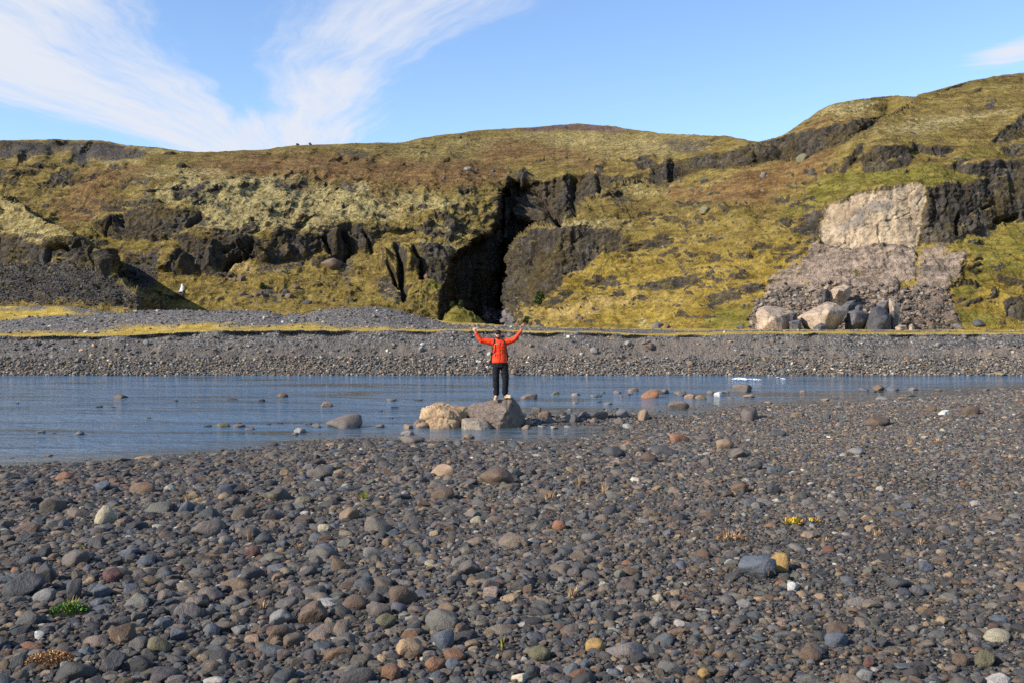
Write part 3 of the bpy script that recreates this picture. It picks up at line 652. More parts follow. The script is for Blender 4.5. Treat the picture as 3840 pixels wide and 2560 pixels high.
PB[..., 1] -= np.where(face, (.28 * nb + .05 * nb2) * fw, 0)
PB[..., 2] += np.where(face, (.05 * nb2) * fw, (.10 * nb + .04 * nb2) * hump)
# the turf lip overhangs the hollowed top of the cut
sface = np.interp(np.cumsum(face, 0) - 1, np.arange(46), srow)
cave = sstep(.72, .90, sface) * sstep(1.005, .955, sface) * face
PB[..., 1] += cave * np.maximum(0, .10 + np.interp(xb, [-20, 0, 6], [.22, .15, .02]) + .6 * fbm(xb / 1.6, 0 * xb, 0 * xb + 3, 4, 88))
PB[..., 2] -= sstep(.9, 1.0, sface) * face * .05 * (1 + vnoise(xb / .4, 0 * xb, 0 * xb, 89))
me = grid_mesh('terrace', PB)
mossw = np.zeros_like(KB)
grs = fbm(xb / 3.0, yb / 2.0, 0 * xb, 4, 85, .6)
s1 = KB - 1.0
mossw = np.where((KB > 1) & (KB <= 2), np.clip(1.35 - 1.9 * np.abs(s1 - .12) * np.interp(xb, [-26, -3, 4, 12, 26], [1.1, 1.5, 2.2, 1.2, .9]) + .5 * grs, 0, 1), mossw)
mossw = np.where((KB > 2) & (KB <= 3), np.clip(.55 + .9 * grs + np.interp(xb, [-16, 4], [.1, .3]), 0, 1), mossw)
mossw = np.where(KB > 3, np.clip(.75 + .7 * grs, 0, 1), mossw)
sandw = np.where(face, np.clip(.5 + 1.2 * fbm(xb / 4.0, yb, zb / .8, 4, 86, .55) - .9 * np.abs(np.clip(zb / 2.0, 0, 1) - .55) * 2 + .3, 0, 1), 0)
warm = np.where(face, np.clip(np.interp(xb, [-8, 10], [0, .8]) + .6 * fbm(xb / 3, zb, yb, 3, 87), 0, 1), 0)
col_attr(me, 'cover', np.stack([mossw, sandw, warm], -1).reshape(-1, 3))
m_bank, t = new_mat("terrace_gravel")
oc = t.n('ShaderNodeTexCoord').outputs['Object']
at_ = t.n('ShaderNodeAttribute', attribute_name='cover'); sp = t.n('ShaderNodeSeparateColor', {0: at_.outputs['Color']})
n1 = t.noise(oc, 9.0, 4.0, 0.7); n2 = t.noise(oc, 1.3, 5.0, 0.6); n3 = t.noise(oc, 28.0, 2.0, 0.6)
vor = t.n('ShaderNodeTexVoronoi', {'Vector': oc, 'Scale': 11.0, 'Randomness': 1.0})
vb = t.n('ShaderNodeSeparateColor', {0: vor.outputs['Color']})
grav = t.ramp(vb.outputs[0], [(0.0, lin(66, 62, 60)), (0.4, lin(98, 93, 89)), (0.75, lin(122, 116, 110)), (0.95, lin(166, 160, 150))])
grav = t.mix(t.mapr(n3, 0.3, 0.7, 0.1, 0.6), grav, lin(88, 83, 79))
sand = t.ramp(n1, [(0.3, lin(84, 77, 71)), (0.6, lin(108, 100, 92)), (0.8, lin(122, 113, 104))])
sand = t.mix(sp.outputs[2], sand, t.ramp(n1, [(0.3, lin(110, 98, 86)), (0.7, lin(144, 130, 115))]))
moss = t.ramp(n2, [(0.3, lin(130, 104, 40)), (0.5, lin(180, 150, 58)), (0.7, lin(206, 178, 96))])
c = t.mix(t.math('ADD', t.math('MULTIPLY', t.math('ADD', t.math('SUBTRACT', sp.outputs[1], 0.5), t.math('SUBTRACT', n2, 0.5)), 2.2), 0.5, clamp=True), grav, sand)
c = t.mix(t.math('ADD', t.math('MULTIPLY', t.math('ADD', t.math('SUBTRACT', sp.outputs[0], 0.5), t.math('MULTIPLY', t.math('SUBTRACT', n1, 0.5), 1.6)), 3.0), 0.5, clamp=True), c, moss)
hgt = t.math('ADD', t.math('MULTIPLY', vor.outputs['Distance'], -0.6), t.math('MULTIPLY', n1, 0.6))
finish(m_bank, t, c, 0.9, hgt, 0.8, 0.08, 0.2)
terrace = tag(link('terrace', me, m_bank), 'gravel terrace with mossy ridges and a cut bank across the river', 'terrace', kind='structure')

# ------------------------------------------------------------------ near shore
SHORE_PX = [(-900,1775),(-400,1750),(0,1748),(204,1740),(400,1728),(612,1712),(816,1698),(952,1684),(1088,1664),(1225,1650),(1380,1642),(1500,1652),(1653,1652),(1820,1656),(1997,1654),(2150,1646),(2260,1632),(2350,1610),(2250,1595),(2100,1593),(1960,1597),(1880,1592),(1860,1570),(1940,1556),(1990,1550),(2150,1552),(2280,1549),(2400,1549),(2500,1556),(2600,1552),(2675,1541),(2784,1522),(2920,1514),(3124,1507),(3328,1494),(3600,1480),(3840,1453),(4100,1444),(4500,1436)]
SHORE = np.array([tuple(on_water(x, y))[:2] for x, y in SHORE_PX])
LAND = np.concatenate([SHORE, [[60, SHORE[-1, 1]], [60, -30], [-60, -30], [-60, SHORE[0, 1]]]], 0)
def shore_dist(x, y):
    "signed distance to the water's edge, positive on land"
    x = np.asarray(x, np.float32); y = np.asarray(y, np.float32)
    d = np.full(x.shape, 1e9, np.float32); ins = np.zeros(x.shape, bool)
    for (x1, y1), (x2, y2) in zip(SHORE[:-1], SHORE[1:]):
        L2 = (x2 - x1) ** 2 + (y2 - y1) ** 2
        q = np.clip(((x - x1) * (x2 - x1) + (y - y1) * (y2 - y1)) / L2, 0, 1)
        d = np.minimum(d, (x - x1 - q * (x2 - x1)) ** 2 + (y - y1 - q * (y2 - y1)) ** 2)
    for (x1, y1), (x2, y2) in zip(LAND, np.roll(LAND, -1, 0)):
        if y1 == y2: continue
        ins ^= ((y < y1) != (y < y2)) & (x < (x2 - x1) * (y - y1) / (y2 - y1) + x1)
    return np.where(ins, 1, -1) * np.sqrt(d)
def ground_z(x, y):
    d = shore_dist(x, y)
    dp = np.maximum(d, 0); dp = dp - 1.6 * (1 - np.exp(-dp / 2.0))
    up = np.where(d > 0, 1.5 * (1 - np.exp(-dp * .085)), np.maximum(d * .16, -.9))
    return up + .05 * fbm(np.asarray(x) / 1.7, np.asarray(y) / 1.7, 0 * np.asarray(x), 3, 91) * np.clip(d * .5 + .3, 0.1, 1)
xs = np.concatenate([np.arange(-40, -12, .5), np.arange(-12, 20, .16), np.arange(20, 44, .5)])
ys = np.concatenate([np.arange(-20, 3, .8), np.arange(3, 30, .16), np.arange(30, 51, .4)])
gx, gy = np.meshgrid(xs, ys)
gz = ground_z(gx, gy)
me = grid_mesh('near_shore', np.stack([gx, gy, gz], -1))
m_shore, t = new_mat("shore_sand")
oc = t.n('ShaderNodeTexCoord').outputs['Object']
v1 = t.n('ShaderNodeTexVoronoi', {'Vector': oc, 'Scale': 42.0}); vs = t.n('ShaderNodeSeparateColor', {0: v1.outputs['Color']})
n1 = t.noise(oc, 3.0, 5.0, 0.6)
c = t.ramp(vs.outputs[0], [(0.0, lin(38, 37, 37)), (0.5, lin(62, 60, 58)), (0.9, lin(92, 88, 82)), (1.0, lin(130, 122, 110))])
c = t.mix(t.mapr(n1, 0.4, 0.65, 0, 0.7), c, lin(56, 53, 50))
finish(m_shore, t, c, 0.95, t.math('ADD', t.math('MULTIPLY', v1.outputs['Distance'], -0.5), t.math('MULTIPLY', t.noise(oc, 60.0, 3.0), 0.5)), 1.0, 0.02, 0.2)
tag(link('near_shore', me, m_shore), 'dark gravel shore in front of the river', 'shore', kind='structure')

# wide flat ground under and around everything, out to the horizon
me = raw_mesh('ground', np.array([(-4000, -4000, -1.2), (4000, -4000, -1.2), (4000, 6000, -1.2), (-4000, 6000, -1.2)], float), np.array([[0, 1, 2, 3]]))
tag(link('ground', me, m_shore), 'flat dark gravel plain under the valley', 'ground', kind='structure')
# plain beyond the modelled shore, left, right and behind the camera
for nm_, x0, x1_, y0, y1_ in (('gravel_plain', -400, 400, -400, -19.5),):
    me = raw_mesh(nm_, np.array([(x0, y0, 1.4), (x1_, y0, 1.4), (x1_, y1_, 1.4), (x0, y1_, 1.4)], float), np.array([[0, 1, 2, 3]]))
    tag(link(nm_, me, m_shore), 'gravel plain behind the viewpoint', 'ground', kind='structure')

# ------------------------------------------------------------------ the river
wx = np.concatenate([np.linspace(-400, -36, 20), np.arange(-35, 36, .45), np.linspace(36, 400, 20)]); wy = np.arange(12, 52.5, .3)
gx, gy = np.meshgrid(wx, wy)
gz = .010 * fbm(gx / 1.1, gy / .8, 0 * gx, 3, 95)
me = grid_mesh('river', np.stack([gx, gy, gz], -1))
shl = np.clip(1.0 + shore_dist(gx, gy) / (2.4 + 1.6 * sstep(-4, 4, gx)) + .25 * fbm(gx / 2, gy / 1.2, 0 * gx, 3, 96), 0, 1) * (np.abs(gx) < 36)
a_ = me.attributes.new('shallow', 'FLOAT', 'POINT'); a_.data.foreach_set('value', np.ascontiguousarray(shl.ravel(), np.float32))
m_water, t = new_mat("river_water")
oc = t.n('ShaderNodeTexCoord').outputs['Object']
wv = t.n('ShaderNodeMapping', {'Vector': oc, 'Scale': (0.6, 1.2, 1.0), 'Rotation': (0, 0, rad(6))}).outputs[0]
w1 = t.noise(wv, 1.3, 4.0, 0.6, 0.5); w2 = t.noise(wv, 5.5, 3.0, 0.6, 0.3)
w3 = t.noise(t.n('ShaderNodeMapping', {'Vector': oc, 'Scale': (0.22, 1.0, 1.0)}).outputs[0], 0.45, 5.0, 0.6, 0.8)
sh_ = t.n('ShaderNodeAttribute', attribute_name='shallow').outputs['Fac']
cal = t.math('MULTIPLY', t.mapr(w3, 0.36, 0.52, 0.12, 1.0), t.mapr(sh_, 0.0, 1.0, 1.0, 0.35))
hh = t.math('ADD', t.math('MULTIPLY', w1, 0.75), t.math('MULTIPLY', w2, 0.30))
hh = t.math('MULTIPLY', hh, cal)
c = t.mix(t.mapr(w3, 0.35, 0.65), lin(72, 94, 112), lin(96, 124, 148))
c = t.mix(t.mapr(w3, 0.46, 0.36, 0.0, 0.8), c, lin(78, 78, 64))  # olive stands in for the hillside's reflection, painted into the calm patches
c = t.mix(t.math('MULTIPLY', sh_, 0.9), c, lin(84, 80, 64))
bmp = t.n('ShaderNodeBump', {'Strength': 1.0, 'Distance': 0.20, 'Height': hh}).outputs[0]
bs = t.n('ShaderNodeBsdfPrincipled', {'Base Color': c, 'Roughness': 0.08, 'IOR': 1.33, 'Specular IOR Level': 0.5, 'Normal': bmp})
o = t.n('ShaderNodeOutputMaterial'); t.t.links.new(bs.outputs[0], o.inputs[0])
river = tag(link('river', me, m_water), 'blue-grey rippled glacial river crossing the valley', 'river', kind='structure')
# ------------------------------------------------------------------ stones
rng = np.random.default_rng(7)
def stone_mesh(name, seed, sub=2, facets=4, rough=.10, flat=.75, cut=.72, crag=0.0):
    "a water-worn or broken stone: a noisy ball with a few faces knocked off; 1 unit across"
    r = np.random.default_rng(seed)
    bm = bmesh.new(); bmesh.ops.create_icosphere(bm, subdivisions=sub, radius=1.0)
    v = np.array([x.co[:] for x in bm.verts], np.float32)
    o = r.uniform(0, 90, 3)
    v *= (1 + rough * 1.6 * fbm(v[:, 0] * .9 + o[0], v[:, 1] * .9 + o[1], v[:, 2] * .9 + o[2], 2, seed))[:, None]
    for _ in range(facets):
        n = r.normal(size=3); n[2] *= .8; n /= np.linalg.norm(n); d = r.uniform(cut - .12, cut + .16)
        h = v @ n - d; v = v - np.where(h > 0, h * r.uniform(.82, .97), 0)[:, None] * n
    v *= (1 + rough * .7 * fbm(v[:, 0] * 3 + o[0], v[:, 1] * 3, v[:, 2] * 3, 2, seed + 3))[:, None]
    if crag: v *= (1 + crag * fbm(v[:, 0] * 2.2 + o[1], v[:, 1] * 2.2, v[:, 2] * 2.2, 4, seed + 5, .6, True))[:, None]
    v[:, 2] *= flat
    v -= (v.max(0) + v.min(0)) / 2; v /= (v[:, 0].max() - v[:, 0].min())
    for x, c_ in zip(bm.verts, v): x.co = c_
    me = bpy.data.meshes.new(name); bm.to_mesh(me); bm.free()
    me.polygons.foreach_set('use_smooth', np.ones(len(me.polygons), bool))
    return me

def stone_material(name, wet=False):
    m, t = new_mat(name)
    oc = t.n('ShaderNodeTexCoord').outputs['Object']
    oi = t.n('ShaderNodeObjectInfo').outputs['Random']
    tint = t.n('ShaderNodeAttribute', attribute_name='tint', attribute_type='INSTANCER').outputs['Color']
    off = t.vmath('ADD', oc, t.n('ShaderNodeCombineXYZ', {0: t.math('MULTIPLY', oi, 37.0), 1: t.math('MULTIPLY', oi, 91.0), 2: t.math('MULTIPLY', oi, 13.0)}).outputs[0])
    n1 = t.noise(off, 2.2, 5.0, 0.6, 0.3); n2 = t.noise(off, 16.0, 3.0, 0.7)
    c = t.mix(1.0, tint, t.ramp(n1, [(0.25, (0.66, 0.66, 0.68)), (0.5, (1, 1, 1)), (0.75, (1.3, 1.24, 1.16))]), 'MULTIPLY')
    c = t.mix(1.0, c, t.ramp(n2, [(0.3, (0.72, 0.72, 0.72)), (0.5, (1, 1, 1)), (0.72, (1.24, 1.24, 1.24))]), 'MULTIPLY')
    ves = t.n('ShaderNodeTexVoronoi', {'Vector': off, 'Scale': 19.0}).outputs['Distance']
    pits = t.math('MULTIPLY', t.mapr(ves, 0.0, 0.28, -1.0, 0.0), t.mapr(oi, 0.62, 0.7, 0.0, 1.0))
    h = t.math('ADD', t.math('MULTIPLY', n1, 0.7), t.math('ADD', t.math('MULTIPLY', n2, 0.25), t.math('MULTIPLY', pits, 0.35)))
    finish(m, t, c, 0.72, h, 0.55, 0.09, 0.35)
    return m
m_stone = stone_material("cobble_stone")

TINTS = [   # colour name, sRGB colour, share left, share right
    ('dark grey', (78, 74, 70), .30, .20), ('blue-grey', (92, 93, 94), .12, .17), ('mid grey', (110, 103, 94), .21, .24), ('brown-grey', (120, 105, 88), .22, .21),
    ('brown', (118, 95, 73), .09, .085), ('tan', (156, 131, 101), .038, .055), ('pale grey', (164, 157, 144), .012, .03), ('rusty', (126, 90, 64), .006, .010), ('cream', (200, 188, 162), .0015, .004)]
TN = [x[0] for x in TINTS]; TC = np.array([lin(*x[1]) for x in TINTS])
def pick_tints(n, x, r=rng, pale=0.0):
    pL = np.array([q[2] for q in TINTS]); pR = np.array([q[3] for q in TINTS])
    if pale: 
        k_ = np.array([.6, 1.0, 1.5, 1.2, .8, 1.8, 3.5, .8, 3.0]) * pale + (1 - pale); pL = pL * k_; pR = pR * k_
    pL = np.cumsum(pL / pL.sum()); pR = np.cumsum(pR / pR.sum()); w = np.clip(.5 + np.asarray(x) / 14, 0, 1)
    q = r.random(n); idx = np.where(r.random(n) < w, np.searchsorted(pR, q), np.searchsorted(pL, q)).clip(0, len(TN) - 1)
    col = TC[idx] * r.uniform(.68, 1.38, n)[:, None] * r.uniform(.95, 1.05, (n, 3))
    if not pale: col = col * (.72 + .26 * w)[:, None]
    return idx, col

SHAPES = ['rounded', 'rounded', 'flat', 'flat', 'angular', 'angular', 'blocky', 'rounded', 'flat', 'angular', 'rounded', 'angular', 'flat', 'blocky']
def proto(i, sub):
    k_ = SHAPES[i]
    if k_ == 'rounded': return stone_mesh('stone', 100 + i, sub, 8, .22, .60, .64)
    if k_ == 'flat': return stone_mesh('stone', 100 + i, sub, 8, .2, .42, .6)
    if k_ == 'angular': return stone_mesh('stone', 100 + i, sub, 10, .16, .66, .56)
    return stone_mesh('stone', 100 + i, sub, 7, .12, .70, .58)
lo_coll = bpy.data.collections.new("stone_shapes")       # shapes handed to the scatter, not placed in the scene themselves
LO = []
for i in range(len(SHAPES)):
    me = proto(i, 2); me.materials.append(m_stone)
    me.polygons.foreach_set('use_smooth', np.full(len(me.polygons), SHAPES[i] in ('rounded', 'flat')))
    o = bpy.data.objects.new('stone_shape_%02d' % i, me); lo_coll.objects.link(o); LO.append(o)
HI = [proto(i, 3) for i in range(len(SHAPES))]
for me in HI: me.materials.append(m_stone)

def scatter(name, label, cat, loc, size, rotz, tilt, shape, tint, stretch=None):
    "one object: a cloud of points, each carrying one stone"
    n = len(loc)
    me = bpy.data.meshes.new(name); me.vertices.add(n); me.vertices.foreach_set('co', np.ascontiguousarray(loc, np.float32).ravel())
    sc = np.repeat(np.asarray(size)[:, None], 3, 1)
    if stretch is not None: sc = sc * stretch
    for nm_, ty, dat in (('scl', 'FLOAT_VECTOR', sc), ('rot', 'FLOAT_VECTOR', np.stack([tilt[:, 0], tilt[:, 1], rotz], -1)), ('tnt', 'FLOAT_VECTOR', tint)):
        a_ = me.attributes.new(nm_, ty, 'POINT'); a_.data.foreach_set('vector', np.ascontiguousarray(dat, np.float32).ravel())
    a_ = me.attributes.new('shp', 'INT', 'POINT'); a_.data.foreach_set('value', np.ascontiguousarray(shape, np.int32))
    o = link(name, me)
    g = bpy.data.node_groups.new(name, 'GeometryNodeTree')
    g.interface.new_socket('Geometry', in_out='INPUT', socket_type='NodeSocketGeometry'); g.interface.new_socket('Geometry', in_out='OUTPUT', socket_type='NodeSocketGeometry')
    gi = g.nodes.new('NodeGroupInput'); go = g.nodes.new('NodeGroupOutput')
    ci = g.nodes.new('GeometryNodeCollectionInfo'); ci.inputs['Collection'].default_value = lo_coll; ci.inputs['Separate Children'].default_value = True; ci.inputs['Reset Children'].default_value = True
    ip = g.nodes.new('GeometryNodeInstanceOnPoints'); ip.inputs['Pick Instance'].default_value = True
    def na(nm_, ty):
        q = g.nodes.new('GeometryNodeInputNamedAttribute'); q.data_type = ty; q.inputs['Name'].default_value = nm_; return q.outputs[0]
    L = g.links.new
    e2r = g.nodes.new('FunctionNodeEulerToRotation'); L(na('rot', 'FLOAT_VECTOR'), e2r.inputs[0])
    L(gi.outputs[0], ip.inputs['Points']); L(ci.outputs[0], ip.inputs['Instance']); L(na('shp', 'INT'), ip.inputs['Instance Index']); L(e2r.outputs[0], ip.inputs['Rotation']); L(na('scl', 'FLOAT_VECTOR'), ip.inputs['Scale'])
    sa_ = g.nodes.new('GeometryNodeStoreNamedAttribute'); sa_.data_type = 'FLOAT_VECTOR'; sa_.domain = 'INSTANCE'; sa_.inputs['Name'].default_value = 'tint'
    L(ip.outputs[0], sa_.inputs['Geometry']); L(na('tnt', 'FLOAT_VECTOR'), sa_.inputs['Value']); L(sa_.outputs[0], go.inputs[0])
    md = o.modifiers.new('scatter', 'NODES'); md.node_group = g
    return tag(o, label, cat, kind='stuff')

# ---- near shore: jittered layers from large cobbles down to pea gravel
def size_field(x, y):
    "local size factor: coarse cobbles on the left and by the water, finer gravel towards the right and the camera"
    sd = shore_dist(x, y)
    right = sstep(-.12, .34, x / np.maximum(y, 1))
    wl = np.clip(np.exp(-np.maximum(sd, 0) / 7.0), 0, 1)
    return np.clip((1.26 - .68 * right) * (.78 + .42 * wl * (1 - .35 * right)), .4, 1.7), sd
STONES = []
def layer(cell, smin, smax, keep, y0, y1, sink):
    half = lambda y: .53 * y + 2.2
    ys_ = np.arange(y0, y1, cell); pts = []
    for yy in ys_:
        h_ = half(yy); xx = np.arange(-h_, h_ + (4 if yy > 18 else 0), cell); pts.append(np.stack([xx, np.full(len(xx), yy)], -1))
    p = np.concatenate(pts) + rng.uniform(-.5, .5, (sum(map(len, pts)), 2)) * cell
    p = p[rng.random(len(p)) < keep]
    f_, sd = size_field(p[:, 0], p[:, 1])
    s = rng.uniform(0, 1, len(p)) ** 2.0 * (smax - smin) + smin
    s *= f_ if smax > .2 else f_ ** .45; lim = np.where(rng.random(len(p)) < .10 + .12 * (p[:, 0] > 2), -.5 - 1.6 * (p[:, 0] > 2) * rng.random(len(p)), .32 * s); ok = sd > lim; p, s = p[ok], s[ok]
    return p, s, sink
def build_near():
    A = [layer(.62, .16, .32, .50, 3.2, 46, .36), layer(.215, .095, .20, .85, 3.2, 46, .36), layer(.105, .06, .125, .96, 3.0, 46, .32), layer(.058, .036, .072, .97, 3.0, 28, .27), layer(.036, .022, .042, .97, 3.0, 12.0, .2)]
    P = np.concatenate([a[0] for a in A]); S_ = np.concatenate([a[1] for a in A]); K = np.concatenate([np.full(len(a[0]), a[2]) for a in A])
    # drop stones that would sit inside a bigger one
    order = np.argsort(-S_); P, S_, K = P[order], S_[order], K[order]
    occ = np.zeros((520, 620), np.float32)   # coarse raster of the ground already taken: 0.1 m cells, x -26..36, y 0..52
    keep = np.ones(len(P), bool)
    nbig = int((S_ > .11).sum())
    for i in range(nbig):
        x, y = P[i]; s = S_[i]
        a, b = int((y) / .1), int((x + 26) / .1)
        if not (0 <= a < 520 and 0 <= b < 620): continue
        if occ[a, b] > 0 and rng.random() < .85: keep[i] = False; continue
        r_ = max(1, int(s * .42 / .1)); occ[max(a - r_ + 1, 0):a + r_, max(b - r_ + 1, 0):b + r_] = 1
    P, S_, K = P[keep], S_[keep], K[keep]
    return P, S_, K
RESERVED = []            # (x, y, radius): ground kept clear for stones and plants placed one by one
# ------------------------------------------------------------------ rocks placed one by one
VIEW.update({'A': (0, 1760, .5442), 'B': (1280, 1760, .5442), 'C': (2560, 1760, .5442), 'm': (2400, 1400, .2551), 'w': (0, 1100, .6803), 'e': (2240, 1180, .6803), 's': (1500, 1180, .3827), 'h': (1740, 1190, .2041)})
def V2(view, x, y):
    x0, y0, s = VIEW[view]; return x0 + s * x, y0 + s * y
def on_shore(px, py):
    "where the line of sight through a pixel meets the near shore (or the river)"
    D = np.arange(3.0, 60, .05); x = (px - CX) / F * D; ray = HC - (py - HY) / F * D
    g = np.maximum(ground_z(x, D), 0.0); i = int(np.argmax(ray <= g))
    return Vector((x[i], D[i], float(g[i])))
COLS = {n: lin(*c_) for n, c_ in (('dark grey', (82, 80, 79)), ('blue-grey', (100, 104, 110)), ('grey', (108, 105, 102)), ('brown', (112, 92, 74)), ('brown-grey', (116, 104, 94)), ('tan', (146, 122, 97)), ('rusty', (134, 98, 72)), ('orange', (156, 110, 80)),
        ('pale grey', (142, 137, 130)), ('cream', (180, 166, 136)), ('white', (206, 203, 192)), ('ochre', (178, 142, 84)), ('reddish', (112, 78, 70)), ('olive', (112, 104, 76)), ('black', (62, 60, 58)), ('pinkish', (172, 146, 130)))}
KIND = {'rounded': (0, 1, 7, 10), 'flat': (2, 3, 8, 12), 'angular': (4, 5, 9, 11), 'blocky': (6, 13)}
pick = random.Random(5)
def dims(me):
    b = np.array([v.co[:] for v in me.vertices]); return b.max(0) - b.min(0)
HID = [dims(me) for me in HI]
PIT = [stone_mesh('stone', 300 + i, 3, 3, .16, .72, .8, .13) for i in range(4)]     # vesicular lava cobbles
for me in PIT: me.materials.append(m_stone)
PITD = [dims(me) for me in PIT]
def rock(name, label, cat, base, w, h, colour, shape, group=None, depth=.85, sink=.28, turn=None, var=.10, tilt=.12, dim=1.0):
    "a rock of width w and showing height h standing at base"
    if shape == 'pitted': i = pick.randrange(4); me, dm = PIT[i], PITD[i]
    else: i = pick.choice(KIND[shape]); me, dm = HI[i], HID[i]
    o = link(name, me)
    full_h = h / (1 - sink)
    rz = pick.uniform(-.5, .5) + pick.choice((0, math.pi)) if turn is None else turn
    o.scale = (w / dm[0], w * depth / dm[1], full_h / dm[2])
    o.rotation_euler = (pick.uniform(-tilt, tilt), pick.uniform(-tilt, tilt), rz)
    o.location = (base[0], base[1] + w * depth * .35, base[2] + full_h * (.5 - sink))
    c_ = COLS[colour]; k_ = pick.uniform(1 - var, 1 + var) * dim; o["tint"] = [c_[0] * k_, c_[1] * k_, c_[2] * k_]
    return tag(o, label, cat, group)

